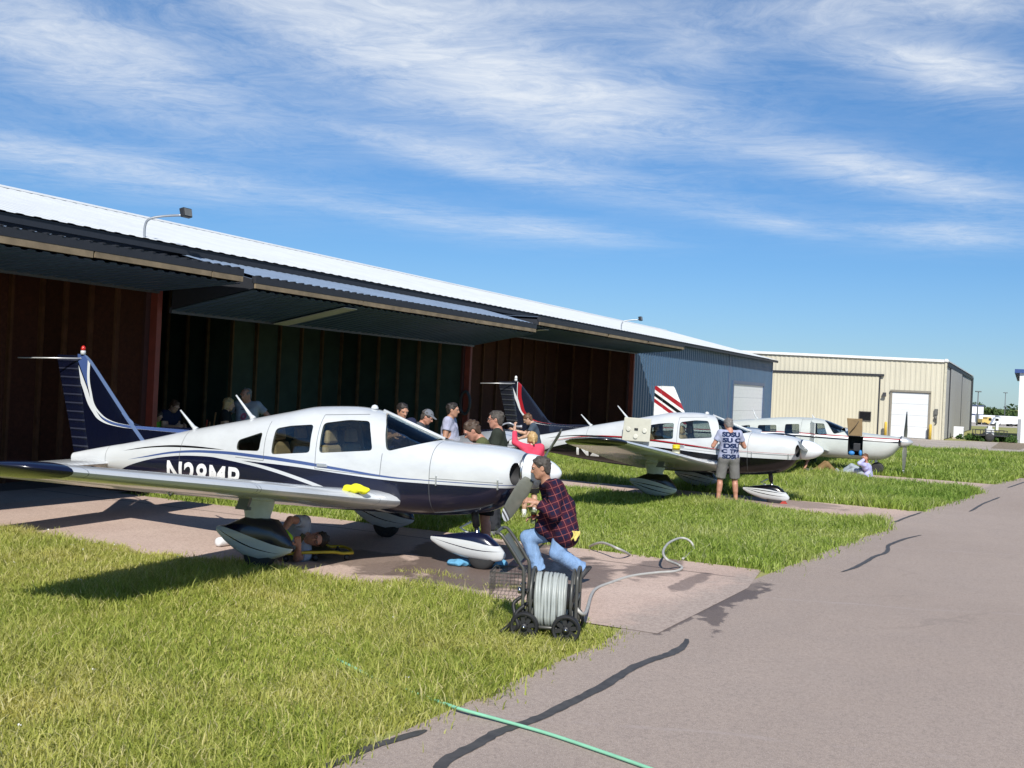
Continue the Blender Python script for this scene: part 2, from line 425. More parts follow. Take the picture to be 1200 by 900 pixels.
def slab_fin(secs, name, mats, parent, th=.09, n=9):
    """secs: (z, LE u, TE u) thin symmetric sections stacked upwards"""
    rings = []
    for z, a, b in secs:
        c = b-a; r = []
        for i in range(n+1):
            x = i/n; y = th*c*(.2969*math.sqrt(x)*1.6-.126*x-.3516*x*x+.2843*x**3-.1036*x**4)*2+.004*(1-x); r.append((a+c*x, y))
        zf = z if callable(z) else (lambda q, z=z: z)
        rings.append([L(u, y, zf(u)) for u, y in r]+[L(u, -y, zf(u)) for u, y in r[::-1]])
    mb = MB(); mb.loft(rings); return mb.build(name, mats, parent, sharp=35)
def fairing(name, prof, v, hw, mats, parent):
    """wheel spat lofted along u from (u, z bottom, z top, width factor)"""
    rings = []
    for u, a, b, k in prof:
        r = []
        for i in range(20):
            t = 2*math.pi*i/20; ca, sa = math.cos(t), math.sin(t)
            r.append(L(u, v+hw*k*math.copysign(abs(ca)**.8, ca), (a+b)/2+(b-a)/2*math.copysign(abs(sa)**.85, sa)))
        rings.append(r)
    mb = MB(); mb.loft(rings); return mb.build(name, mats, parent, sharp=50)
def wheel(parent, u, v, r=.17, w=.13):
    mb = MB(); fr = lambda x, y, z: L(u+y, v+x, r+z)
    mb.lathe([(-w*.5,r*.55),(-w*.5,r*.82),(-w*.36,r*.96),(-w*.15,r),(w*.15,r),(w*.36,r*.96),(w*.5,r*.82),(w*.5,r*.55)], 28, 0, fr); t = mb.build('wheel', RUBBER, parent, sharp=50)
    mb = MB(); mb.lathe([(-w*.46,r*.1),(-w*.42,r*.5),(-w*.2,r*.54),(w*.2,r*.54),(w*.42,r*.5),(w*.46,r*.1)], 20, 0, fr); mb.build('rim', WHT, t, sharp=40)
def make_prop(root, u, z, ang, rad, spinner_paint, sp_prof, plate):
    """two-blade propeller; ang tilts the blade line in the disc"""
    mb = MB(); mb.lathe([(-(p[0]), p[1]) for p in sp_prof], 36, 0, lambda x, y, zz: Vector((x, y, zz+z))); sp = mb.build('spinner', spinner_paint, root, sharp=50)
    mb = MB(); mb.lathe([(-(plate[0]), plate[1]), (-(plate[0]+.03), plate[1]*1.01), (-(plate[0]+.045), plate[1]*.9)], 36, 0, lambda x, y, zz: Vector((x, y, zz+z))); mb.build('spinner_plate', STEEL, sp)
    for s in (1, -1):
        d = Vector((0, -s*math.cos(ang), -s*math.sin(ang))); ax = Vector((1,0,0)); t = ax.cross(d)   # t: in the disc, across the blade
        rings = []; marks = []
        N = 30
        for i in range(N+1):
            q = i/N; rr = .10+(rad-.10)*q
            ch = pchip([0,.12,.35,.7,.9,.97,1], [.09,.135,.185,.18,.15,.12,.06])(q); thk = pchip([0,.15,.5,1],[.06,.035,.02,.008])(q)
            pit = R(pchip([0,.2,.6,1],[60,45,26,18])(q)); c = (t*math.cos(pit)+ax*math.sin(pit)); nn = (-t*math.sin(pit)+ax*math.cos(pit))
            r = []
            for k in range(14):
                a = 2*math.pi*k/14; r.append(L(u, 0, z)+d*rr+c*(ch/2*math.cos(a))+nn*(thk/2*math.sin(a)))
            rings.append(r)
        mb = MB()
        for i in range(N):
            q = (i+.5)/N; m = 1 if (.905 < q < .94 or q > .965) else (2 if .86 < q else 0)
            mb.loft(rings[i:i+2], m, caps=(False))
        mb.add(rings[-1], [tuple(range(14))], 1); mb.add(rings[0], [tuple(range(13,-1,-1))], 0)
        mb.build('blade', [PROP, WHT, mat('blade_band_dark', (.06,.06,.055), .5)], sp, sharp=60)
def letters(root, text, fus, u0, u1, ztop, hgt, material, side=1, shear=.12):
    cu = bpy.data.curves.new('reg', 'FONT'); cu.body = text; cu.size = 1; cu.offset = .022; cu.resolution_u = 6; cu.shear = shear; cu.space_character = 1.08
    o = bpy.data.objects.new('reg_work', cu); C.objects.link(o); dg = bpy.context.evaluated_depsgraph_get(); dg.update()
    me = bpy.data.meshes.new_from_object(o.evaluated_get(dg)); kill(o)
    bm = bmesh.new(); bm.from_mesh(me); bmesh.ops.triangulate(bm, faces=bm.faces)
    bmesh.ops.subdivide_edges(bm, edges=[e for e in bm.edges if e.calc_length() > .12], cuts=3, use_grid_fill=True)
    xs = [v.co.x for v in bm.verts]; ys = [v.co.y for v in bm.verts]; x0, x1, y0, y1 = min(xs), max(xs), min(ys), max(ys)
    for v in bm.verts:
        fx = (v.co.x-x0)/(x1-x0); u = u0+(u1-u0)*(fx if side > 0 else 1-fx); z = ztop-hgt*(1-(v.co.y-y0)/(y1-y0))
        v.co = L(u, side*(fus.y(u, z)+.006), z)
    bmesh.ops.recalc_face_normals(bm, faces=bm.faces)
    m2 = bpy.data.meshes.new('registration'); bm.to_mesh(m2); bm.free(); m2.materials.append(material)
    return link('registration', m2, root)
def seat(root, u, v, z0, mats, w=.46):
    def sl(mb, p): mb.hexa(p)
    mb = MB(); mb.hexa([L(u-.45, v-w/2, z0), L(u-.45, v+w/2, z0), L(u+.02, v+w/2, z0-.03), L(u+.02, v-w/2, z0-.03), L(u-.45, v-w/2, z0+.14), L(u-.45, v+w/2, z0+.14), L(u+.02, v+w/2, z0+.11), L(u+.02, v-w/2, z0+.11)])
    s = mb.build('seat', mats, root, bevel=.04)
    mb = MB(); mb.hexa([L(u-.06, v-w/2, z0+.08), L(u-.06, v+w/2, z0+.08), L(u+.08, v+w/2, z0+.08), L(u+.08, v-w/2, z0+.08), L(u+.06, v-w*.42, z0+.62), L(u+.06, v+w*.42, z0+.62), L(u+.16, v+w*.42, z0+.62), L(u+.16, v-w*.42, z0+.62)])
    mb.build('seat_back', mats, s, bevel=.05)
    mb = MB(); mb.hexa([L(u+.06, v-.13, z0+.63), L(u+.06, v+.13, z0+.63), L(u+.15, v+.13, z0+.63), L(u+.15, v-.13, z0+.63), L(u+.08, v-.11, z0+.80), L(u+.08, v+.11, z0+.80), L(u+.15, v+.11, z0+.80), L(u+.15, v-.11, z0+.80)])
    mb.build('headrest', mats, s, bevel=.04)

# ---- the low-wing four-seaters
PROF = [(.385,1.355,1.02,.31,1.18),(.43,1.405,.94,.38,1.18),(.55,1.447,.82,.44,1.17),(.77,1.468,.70,.475,1.15),(1.36,1.492,.61,.53,1.10),(1.55,1.545,.60,.54,1.08),(1.8,1.635,.59,.555,1.06),
        (2.05,1.735,.58,.56,1.05),(2.3,1.80,.575,.57,1.04),(2.6,1.832,.565,.575,1.04),(3.1,1.808,.56,.565,1.04),(3.5,1.728,.565,.53,1.04),(4.1,1.60,.585,.45,1.04),(5.0,1.41,.64,.315,1.02),(5.85,1.21,.73,.19,.97),(6.6,1.06,.80,.105,.925),(7.0,.97,.84,.06,.905)]
FUS = Fus(PROF, [(.3,2.3,2.3),(1.3,2.7,2.7),(2.2,2.5,2.8),(3.3,2.5,2.7),(4.5,2.2,2.3),(7,2.0,2.0)])
W_FRONT = [(2.80,1.27),(2.10,1.345),(2.16,1.52),(2.24,1.68),(2.50,1.68),(2.82,1.625)]
W_REAR = [(3.49,1.205),(2.93,1.265),(2.95,1.60),(3.28,1.565),(3.49,1.52)]
W_SMALL = [(4.05,1.215),(3.68,1.23),(3.68,1.465),(4.05,1.34)]
WSH = [(1.92,1.345),(1.40,1.497),(1.2,1.62),(1.6,1.95),(2.30,2.0),(2.245,1.80),(2.12,1.745),(2.03,1.64)]
INLETS = [((.38,.285,1.18),(.16,.105,.13)),((.38,-.285,1.18),(.16,.105,.13)),((.44,0,.93),(.10,.12,.05))]
WST = [(.40,1.70,3.70,.775),(.6,1.75,3.68,.79),(.85,1.87,3.67,.82),(1.1,1.97,3.67,.85),(1.4,2.04,3.67,.888),(2.0,2.07,3.66,.965),(2.5,2.09,3.65,1.03),(3.3,2.165,3.57,1.135),(4.2,2.25,3.48,1.25),(5.0,2.33,3.41,1.355)]
WTIP = [(5.0,2.33,3.41,1.355,.125),(5.12,2.36,3.40,1.372,.12),(5.24,2.44,3.38,1.39,.10),(5.32,2.56,3.34,1.402,.07),(5.36,2.75,3.24,1.408,.03)]
PANEL = [(1.36,1.49,1.36,.62),(.5,1.075,1.36,1.075),(2.86,1.72,2.84,1.08),(2.84,1.08,1.98,1.05),(1.98,1.05,1.97,1.32),(2.86,1.72,2.3,1.755),(3.62,1.6,3.60,1.12),(3.60,1.12,4.05,1.13),(5.0,1.38,5.0,.68),(6.35,1.1,6.35,.8)]
def light_plane(label, group, fpaint, finpaint, wpaint, tippaint, spatpaint, spin, reg, blade, beacon, regmat, prad=.96, ztx=1.005):
    root = empty('airplane'); tag(root, label, 'airplane', group)
    me, glasses = SHELL
    fme = me.copy(); fme.materials[0] = fpaint; body = link('fuselage', fme, root)
    for kind, g in glasses: link(kind, g, body)
    # cabin
    for v in (.25, -.25): seat(root, 2.72, v, .74, TAN); seat(root, 3.46, v, .74, TAN)
    mb = MB(); mb.hexa([L(1.62,-.46,1.05),L(1.62,.46,1.05),L(1.82,.46,1.05),L(1.82,-.46,1.05),L(1.56,-.42,1.42),L(1.56,.42,1.42),L(1.80,.44,1.40),L(1.80,-.44,1.40)]); mb.build('dashboard', WIN_RUB, body, bevel=.03)
    for v in (.25, -.25):
        mb = MB(); mb.tube([L(1.98, v+.15*math.cos(a), 1.22+.10*math.sin(a)) for a in [math.pi*i/10 for i in range(-1, 12)]], .014, 6); mb.tube([L(1.8, v, 1.22), L(1.98, v, 1.22)], .015, 6); mb.build('yoke', WIN_RUB, body)
    mb = MB(); mb.tube([L(1.42,0,1.505), L(1.8,0,1.64), L(2.25,0,1.80)], .02, 8); mb.build('windshield_post', fpaint, body)
    mb = MB(); mb.lathe([(0,.045),(.02,.045),(.045,.03),(.055,.004)], 16, 0, lambda x, y, z: L(2.38+y, z, 1.812+x)); mb.build('strobe_light', WHT, body)
    for a, b in (((5.0,0,1.40),(5.26,0,1.645)), ((4.12,0,1.59),(4.40,0,1.885))):
        mb = MB(); a = L(*a); b = L(*b); mb.tube([a, a+(b-a)*.12], [.045,.03], 10); mb.tube([a, a+(b-a)*.5, b], [.03,.018,.011], 8); mb.build('antenna', WHT, body)
    for u, z in ((.55,1.05),(1.27,1.05)):      # cowl latches
        for sg in (1,-1):
            y = FUS.y(u, z)+.004; mb = MB(); mb.bar(L(u,sg*y,z-.05), L(u,sg*(FUS.y(u,z+.06)+.006),z+.06), .03, .012); mb.build('cowl_latch', mat('latch_grey', (.5,.52,.54), .3, .6), body)
    for sg in (1,):
        y = FUS.y(2.72, 1.13)+.006; mb = MB(); mb.box((-.07,-.012,-.02),(.07,.012,.02), 0, lambda a, b, c: L(2.74-a, sg*y+b, 1.13+c)); mb.build('door_handle', mat('latch_grey', (.5,.52,.54), .3, .6), body, bevel=.006)
    mb = MB(); mb.tube([L(6.72,0,.80), L(6.78,0,.72), L(6.86,0,.78)], .010, 6); mb.build('tail_ring', STEEL, body)
    # wings
    for sg in (1, -1):
        w = make_wing(root, sg, WST, WTIP, wpaint, tippaint)
        mb = MB(); mb.box((0,0,0),(.10,.07,.035), 0, lambda a, b, c: L(2.34-a, sg*2.6+b, 1.075+c)); mb.build('fuel_cap', WHT, w, bevel=.01)
        for vv in (1.95, 3.1):
            mb = MB(); mb.bar(L(3.35,sg*vv,.80+.128*(vv-.6)), L(3.62,sg*vv,.70+.128*(vv-.6)), .02, .05); mb.build('flap_hinge', LGREY, w)
        mb = MB(); mb.tube([L(2.95,sg*3.0,1.04), L(2.95,sg*3.0,.98), L(2.99,sg*3.0,.95), L(3.03,sg*3.0,.98), L(3.0,sg*3.0,1.04)], .011, 6); mb.build('tie_down_ring', STEEL, w)
        # main gear
        g = MB(); g.loft([[L(2.95+.20*k*math.cos(t)+.02, sg*1.52+.055*math.sin(t), z) for t in [2*math.pi*i/16 for i in range(16)]] for z, k in ((.50,.8),(.62,.85),(.70,1),(.86,1.15))])
        st = g.build('gear_leg', LGREY, root, sharp=60)
        fairing('wheel_fairing', [(2.50,.27,.31,.06),(2.53,.235,.37,.35),(2.60,.20,.455,.62),(2.72,.15,.585,.9),(2.90,.12,.60,1),(3.10,.15,.59,.96),(3.24,.215,.53,.8),(3.36,.285,.475,.58),(3.47,.365,.45,.33),(3.49,.385,.445,.25)], sg*1.52, .125, spatpaint, st)
        wheel(st, 2.92, sg*1.52, .19)
        # stabilator half
        mb = MB(); mb.loft([foil(a, b-a, sg*v, .875, .10, 0, 9, 0) for v, a, b in ((.02,6.30,7.04),(1.7,6.34,7.02),(1.86,6.38,7.01),(1.94,6.48,6.96))]); mb.build('stabilator', wpaint, root, sharp=40)
    mb = MB(); mb.bar(L(2.55,2.35,.95), L(2.6,2.35,.80), .05, .12); mb.bar(L(2.50,2.35,.80), L(2.68,2.35,.80), .022, .03); mb.build('pitot_mast', mat('mast_dark', (.10,.11,.12), .4), root)
    # tail fin: fixed fin, rudder, dorsal fillet
    fin = slab_fin([(.96,5.95,6.72),(1.2,5.93,6.775),(1.34,5.98,6.81),(1.44,6.05,6.83),(1.52,6.115,6.85),(1.8,6.37,6.90),(2.1,6.64,6.975),(2.25,6.78,7.01),(2.31,6.86,7.02),(2.33,6.92,7.02)], 'fin', finpaint, root)
    slab_fin([(.93,6.735,6.99),(1.3,6.80,7.085),(1.8,6.92,7.235),(2.2,7.01,7.35),(2.275,7.03,7.37),(2.31,7.05,7.36)], 'rudder', RUDDER[finpaint.name], fin, .10)
    mb = MB(); pr = [(4.9,1.425,0),(5.3,1.415,.012),(5.6,1.40,.02),(5.85,1.40,.03),(6.0,1.43,.04),(6.1,1.50,.045),(6.2,1.58,.045)]
    mb.loft([[L(u,-w,FUS.zt(u)-.12), L(u,w,FUS.zt(u)-.12), L(u,w*.5+.004,z-.02), L(u,0,z), L(u,-w*.5-.004,z-.02)] for u, z, w in pr]); mb.build('dorsal_fillet', finpaint, fin, sharp=50)
    mb = MB(); mb.lathe([(0,.035),(.05,.035),(.055,.028)], 16, 0, lambda x, y, z: L(6.93+y, z, 2.325+x)); bc = mb.build('beacon_base', WHT, fin)
    mb = MB(); mb.lathe([(.055,.03),(.09,.032),(.115,.022),(.125,.004)], 16, 0, lambda x, y, z: L(6.93+y, z, 2.325+x)); mb.build('beacon', beacon, fin)
    for sg in (1,-1):
        mb = MB(); mb.tube([L(6.95,0,2.27), L(7.2,sg*.2,2.26), L(7.6,sg*.48,2.24)], [.012,.010,.008], 6); mb.build('nav_antenna', mat('rod_grey', (.55,.55,.55), .35, .5), fin)
    # nose gear
    mb = MB(); mb.tube([L(1.0,0,.72), L(.96,0,.50)], .045, 14); leg = mb.build('nose_leg', WIN_RUB, root)
    mb = MB(); mb.tube([L(.96,0,.50), L(.93,0,.30)], .03, 12); mb.build('strut_piston', CHROME, leg)
    mb = MB(); mb.tube([L(1.03,.0,.55), L(1.17,.0,.47), L(1.03,0,.40)], .016, 6); mb.build('scissor_link', LGREY, leg)
    fairing('wheel_fairing', [(.58,.17,.21,.08),(.62,.13,.26,.4),(.70,.11,.335,.72),(.82,.11,.42,.95),(.96,.115,.44,1),(1.12,.13,.42,.92),(1.28,.17,.39,.72),(1.42,.22,.36,.45),(1.52,.275,.345,.22),(1.54,.29,.34,.15)], 0, .115, spatpaint, leg)
    wheel(leg, .87, 0, .175)
    make_prop(root, .27, 1.2, R(blade), prad, spin, [(-.06,.004),(-.052,.03),(-.025,.068),(.04,.118),(.13,.163),(.23,.193),(.31,.203),(.35,.203)], (.352,.206))
    if reg: letters(body, reg, FUS, 5.24, 3.97, ztx, .30, regmat, 1); letters(body, reg, FUS, 5.24, 3.97, ztx, .30, regmat, -1)
    return root
# ------------------------------------------------------------------ people
def skin_mat(name, c):
    if name in _M: return _M[name]
    t = NT(name); f = t.noise(t.co('Object'), 30, 4)
    t.col(t.ramp(f, [(.3, tuple(k*.85 for k in c)), (.7, tuple(min(1,k*1.1) for k in c))])); t.b.inputs['Subsurface Weight'].default_value = .08; t.b.inputs['Subsurface Radius'].default_value = (.02,.008,.004)
    _M[name] = t.set(.5); return _M[name]
def cloth(name, c, var=.14):
    if name in _M: return _M[name]
    t = NT(name); f = t.noise(t.co('Object'), 7, 6, .65)
    t.col(t.ramp(f, [(.3, tuple(k*(1-var) for k in c)), (.7, tuple(min(1,k*(1+var)) for k in c))]))
    t.bump(t.noise(t.co('Object', (1,1,.45)), 16, 4, .6, 1.2), .7, .02); _M[name] = t.set(.9, spec=.2); return _M[name]
def nv(*a): return np.array(a, float)
def unit(v): v = np.array(v, float); return v/max(np.linalg.norm(v), 1e-9)
def rotz(v, a): return nv(v[0]*math.cos(a)-v[1]*math.sin(a), v[0]*math.sin(a)+v[1]*math.cos(a), v[2])
def stand(base, yaw, Ht=1.75, lean=0.0, arms=None, look=None, step=.0, twist=0.0, side=0.0):
    """joint positions of a standing figure; yaw = facing angle (0 = +X); arms: {'l': (elbow, wrist)} offsets fwd/left/up from the shoulder, in 1.75 m figures"""
    k = Ht/1.75; base = np.array(base, float)
    def W(f, l, u): return base+rotz(nv(f, l, u), yaw)*k
    cl, sl = math.cos(lean), math.sin(lean)
    def U(f, l, u):           # upper body, leaned about the hips
        uu = u-.93; ft, lt = f*math.cos(twist)-l*math.sin(twist), f*math.sin(twist)+l*math.cos(twist)
        return W(ft*cl+uu*sl-.10*sl, lt+side*uu, .93+uu*cl-ft*sl)
    J = dict(k=k, pel=W(-.05*sl,0,.95), chest=U(.0,0,1.27), neck=U(-.01,0,1.475), sl=U(-.01,.185,1.425), sr=U(-.01,-.185,1.425),
        hl=W(0,.09,.91), hr=W(0,-.09,.91), kl=W(.03+step*.5,.10,.49), kr=W(.02-step*.5,-.10,.49), al=W(-.01+step,.11,.085), ar=W(-.02-step,-.11,.085))
    J['tl'] = W(.15+step,.14,.03); J['tr'] = W(.14-step,-.14,.03)
    arms = arms or {}
    for s, sg in (('l',1),('r',-1)):
        a = arms.get(s, ((-.02,.06*sg,-.28),(.10,.07*sg,-.52)))
        for nm, o in zip('ew', a):
            J[nm+s] = J['s'+s]+rotz(nv(*o), yaw)*k
    hd = math.radians(look[0]) if look else 0; pit = math.radians(look[1]) if look else 0
    J['face'] = rotz(nv(math.cos(pit)*math.cos(hd), math.cos(pit)*math.sin(hd), math.sin(pit)), yaw)
    J['hup'] = unit(rotz(nv(-math.sin(pit)*math.cos(hd), -math.sin(pit)*math.sin(hd), math.cos(pit)), yaw))
    J['head'] = J['neck']+(J['hup']*.135+J['face']*.035)*k+rotz(nv(sl*.03,0,0), yaw)
    return J
def hand_field(w, d, pn, thumb_side, k, curl=.9, h=.0055):
    """palm, four fingers of unequal length bent towards pn, and a thumb from the side of the palm"""
    d = unit(d); pn = unit(pn-d*(pn@d)); sd = np.cross(d, pn)*thumb_side
    F = SDF(w-.20*k, w+.20*k, h)
    F.cone(w-d*.035*k, w+d*.02*k, .026*k, .026*k, .0)
    for q in (-.026,-.009,.009,.026):
        F.cone(w+d*.015*k+sd*q*.6*k, w+d*.085*k+sd*q*k, .017*k, .0135*k, .015*k)
    for q, ln in ((.029,.072),(.010,.082),(-.010,.076),(-.028,.058)):
        p = w+d*.088*k+sd*q*k; a = curl*.35
        for i, fr in enumerate((.45,.32,.23)):
            dd = unit(d*math.cos(a)+pn*math.sin(a)+sd*q*1.2); e = p+dd*ln*fr*k; F.cone(p, e, (.0105-.001*i)*k, (.0098-.001*i)*k, .004*k); p = e; a += curl*.6
    p = w+d*.025*k+sd*.024*k; e = p+unit(sd*.75+d*.55+pn*.35)*.045*k; F.cone(p, e, .0145*k, .0115*k, .012*k)
    e2 = e+unit(d*.9+pn*.45+sd*.1)*.035*k; F.cone(e, e2, .0115*k, .009*k, .004*k)
    return F.mesh()
def head_into(F, J, k, jaw=1.0):
    f = unit(J['face']); u = unit(J['hup']-f*(J['hup']@f)); l = np.cross(u, f); c = J['head']; M = [f, l, u]
    P = lambda a, b, d: c+(f*a+l*b+u*d)*k
    F.ell(P(-.012,0,.022), np.array((.098,.077,.094))*k, M, .0); F.ell(P(.022,0,-.03), np.array((.066,.062,.085))*k, M, .03*k)
    F.cone(P(.052,0,-.095), P(.048,0,-.098), .024*k*jaw, .024*k*jaw, .035*k)
    for s in (1,-1): F.cone(P(.0,.052*s,-.06), P(.05,.018*s,-.096), .018*k, .016*k, .03*k)
    for s in (1,-1): F.ell(P(.090,.032*s,.008), np.array((.018,.020,.011))*k, M, .016*k, 'sub')
    F.cone(P(.083,.045,.026), P(.083,-.045,.026), .012*k, .012*k, .016*k)
    F.cone(P(.088,0,.012), P(.106,0,-.030), .0085*k, .013*k, .012*k); F.cone(P(.092,.012,-.033), P(.092,-.012,-.033), .009*k, .009*k, .008*k)
    F.cone(P(.080,.020,-.058), P(.080,-.020,-.058), .0085*k, .0085*k, .010*k); F.cone(P(.092,.024,-.0575), P(.092,-.024,-.0575), .0028*k, .0028*k, .003*k, 'sub')
    for s in (1,-1): F.ell(P(-.012,.078*s,-.008), np.array((.020,.010,.031))*k, M, .006*k); F.ell(P(-.006,.086*s,-.008), np.array((.010,.006,.018))*k, M, .005*k, 'sub')
    F.cone(J['neck']-u*.03*k, P(-.028,0,-.06), .058*k, .053*k, .03*k)
    return P, M
def person(label, J, skin, shirt=None, sleeve='short', trousers=None, leg='long', hair=None, hstyle='short', shoes=None, group=None, fat=0.0, hands=None, glasses=False, cap=None, h=.012, shirt_uv=False, hem=-.10, fs=1.0, loose=.012, socks=None, drape=(), curl=.9, beard=None, belt=None):
    k = J['k']; pts = np.array([v for q, v in J.items() if q not in ('k','face','hup')]); lo, hi = pts.min(0)-.24, pts.max(0)+.24
    g = lambda n: J[n]
    origin = np.array([*((J['al']+J['ar'])/2)[:2], min(J['al'][2], J['ar'][2])-.085*k])
    root = empty('person', origin); tag(root, label, 'person', group); bpy.context.view_layer.update()
    right = unit(g('sr')-g('sl')); upt = unit(g('neck')-g('pel')); fwd = unit(np.cross(upt, right))
    def torso(F, ex, kk=.05):
        for s, q in (('l',-1),('r',1)):
            sh = g('s'+s); hp = g('h'+s); ch = g('chest')+right*q*.075*k
            F.cone(sh-right*q*.055*k-upt*.075*k, ch, .083*k*fs+ex, (.098+fat*.2)*k*fs+ex, kk); F.cone(ch, g('pel')+right*q*.068*k-upt*.02*k, (.098+fat*.2)*k*fs+ex, (.094+fat*.35)*k*fs+ex, kk)
            F.cone(sh, g('neck')-upt*.045*k, .056*k*fs+ex, .05*k+ex*.6, .05)
        if fat: F.ell(g('pel')*.45+g('chest')*.55-upt*.04*k+fwd*fat*.75*k, np.array((.13+fat*.5,.15+fat*.3,.17))*k+ex, [fwd, right, upt], .08)
    def leg_(F, s, ex, r=(.088,.060,.042), to=1.0):
        F.cone(g('h'+s)-0*upt, g('k'+s), r[0]*k*fs+ex, r[1]*k*fs+ex, .04)
        if to > 0: 
            F.cone(g('k'+s), g('a'+s), r[1]*k*fs*.97+ex, r[2]*k*fs+ex, .02)
    # ---- body: one surface with head, trunk, arms and legs
    F = SDF(lo, hi, h); torso(F, 0); P, M = head_into(F, J, k)
    for s in 'lr':
        F.cone(g('s'+s), g('e'+s), .050*k*fs, .040*k*fs, .03); F.cone(g('e'+s), g('e'+s)*.65+g('w'+s)*.35, .040*k*fs, .041*k*fs, .01); F.cone(g('e'+s)*.65+g('w'+s)*.35, g('w'+s), .041*k*fs, .027*k*fs, .01)
        leg_(F, s, 0, (.084,.054,.036))
        ax = unit(g('a'+s)-g('k'+s)); back = unit(np.cross(np.cross(ax, unit(g('t'+s)-g('a'+s))), ax))
        F.cone(g('k'+s)*.8+g('a'+s)*.2-back*.018*k, g('k'+s)*.5+g('a'+s)*.5-back*.012*k, .052*k*fs, .044*k*fs, .03)
        F.cone(g('a'+s)-ax*0, g('a'+s)*.4+g('t'+s)*.6, .036*k, .03*k, .02)
    parts = [(*F.mesh(), 0)]
    for s, ts in (('l',1),('r',-1)):
        d = g('w'+s)-g('e'+s); spec = (hands or {}).get(s)
        dd, pn = (np.array(spec[0], float), np.array(spec[1], float)) if spec else (unit(d), unit(-right*(-1 if s == 'l' else 1)+fwd*.2))
        if not spec: pn = unit(right*(1 if s == 'l' else -1)+fwd*.25)
        parts.append((*hand_field(g('w'+s), dd, pn, (1 if np.cross(unit(dd), pn)@ (fwd+upt*.4) > 0 else -1), k, curl), 0))
    def put(nm, prt, m, parent=root, uv=None):
        prt = [(V-origin, Fq, i) for V, Fq, i in prt]
        return np_mesh(nm, prt, m, parent, True, uv)
    body = put('body', parts, skin)
    # eyes, brows
    mb = MB(); fr = Matrix([[M[j][i] for j in range(3)] for i in range(3)])
    for sg in (1,-1): mb.ell(Vector(P(.0775,.031*sg,.009)-origin), (.011*k,.014*k,.0075*k), 10, 6, 0, fr); mb.ell(Vector(P(.0855,.031*sg,.009)-origin), (.004*k,.006*k,.006*k), 8, 6, 1, fr)
    mb.build('eyes', [mat('eye_white', (.55,.53,.50), .3), mat('eye_iris', (.03,.025,.02), .2)], body)
    # hair
    if hair and hstyle != 'bald':
        F = SDF(J['head']-.30*k, J['head']+.24*k, min(h, .010)); F.ell(P(-.016,0,.026), np.array((.104,.084,.099))*k, M, 0)
        if hstyle in ('long','pony'):
            for b in (.05,.025,0,-.025,-.05): F.cone(P(-.06,b,.02), P(-.085+abs(b)*.5,b*1.25,-.13 if hstyle == 'long' else -.05), .045*k, .034*k, .03)
            if hstyle == 'pony': F.cone(P(-.10,0,.02), P(-.15,0,-.10), .035*k, .02*k, .02)
            for sg in (1,-1): F.cone(P(-.01,.074*sg,.03), P(-.02,.08*sg,-.09), .026*k, .022*k, .02)
        else:
            for sg in (1,-1): F.cone(P(-.04,.066*sg,.0), P(-.055,.05*sg,-.055), .024*k, .02*k, .02)
            F.cone(P(-.08,.03,-.02), P(-.08,-.03,-.02), .03*k, .03*k, .02); F.cone(P(-.07,.03,-.06), P(-.07,-.03,-.06), .028*k, .028*k, .02)
        if hstyle == 'thin': F.ell(P(.02,0,.09), np.array((.135,.075,.085))*k, M, .01, 'sub')
        for i in range(26):
            a = RNG.uniform(-1,1,3); a = unit(a*nv(1,1,.7)+nv(-.3,0,.5)); q = P(*(nv(-.016,0,.026)+a*nv(.104,.084,.099)*.98)); F.ell(q, np.array((.020,.018,.012))*k, M, .012)
        # free the face: cut in front of the hair line
        F.ell(P(.085,0,-.045), np.array((.085,.072 if hstyle in ('long','pony') else .095,.115))*k, M, .01, 'sub')
        if hstyle not in ('long','pony'):
            for sg in (1,-1): F.ell(P(-.005,.09*sg,-.03), np.array((.03,.03,.05))*k, M, .008, 'sub')
        V, Q = F.mesh(); put('hair', [(V, Q, 0)], hair, body)
    if beard:
        F = SDF(J['head']-.18*k, J['head']+.16*k, .009); F.ell(P(.03,0,-.06), np.array((.062,.064,.056))*k, M, 0); F.ell(P(.09,0,.01), np.array((.07,.10,.062))*k, M, .005, 'sub'); put('beard', [(*F.mesh(), 0)], beard, body)
    if cap:
        F = SDF(J['head']-.22*k, J['head']+.24*k, .009); F.ell(P(-.014,0,.036), np.array((.108,.088,.100))*k, M, 0); F.cut(P(0,0,.035), -M[2])
        F.cone(P(.08,.04,.045), P(.155,.03,.035), .012*k, .008*k, .02); F.cone(P(.08,-.04,.045), P(.155,-.03,.035), .012*k, .008*k, .02); F.cone(P(.08,0,.05), P(.165,0,.037), .012*k, .008*k, .02)
        put('cap', [(*F.mesh(), 0)], cap, body)
    if glasses:
        mb = MB()
        for sg in (1,-1):
            mb.tube([Vector(P(.103,.033*sg+.022*math.cos(a),.006+.017*math.sin(a))-origin) for a in [2*math.pi*i/14 for i in range(14)]], .0024*k, 5, closed=True)
            mb.tube([Vector(P(.100,.056*sg,.012)-origin), Vector(P(.04,.079*sg,.014)-origin), Vector(P(-.015,.082*sg,.006)-origin)], .0024*k, 5)
        mb.tube([Vector(P(.103,.011,.010)-origin), Vector(P(.103,-.011,.010)-origin)], .0024*k, 5); mb.build('glasses', mat('spectacle_black', (.02,.02,.02), .3), body)
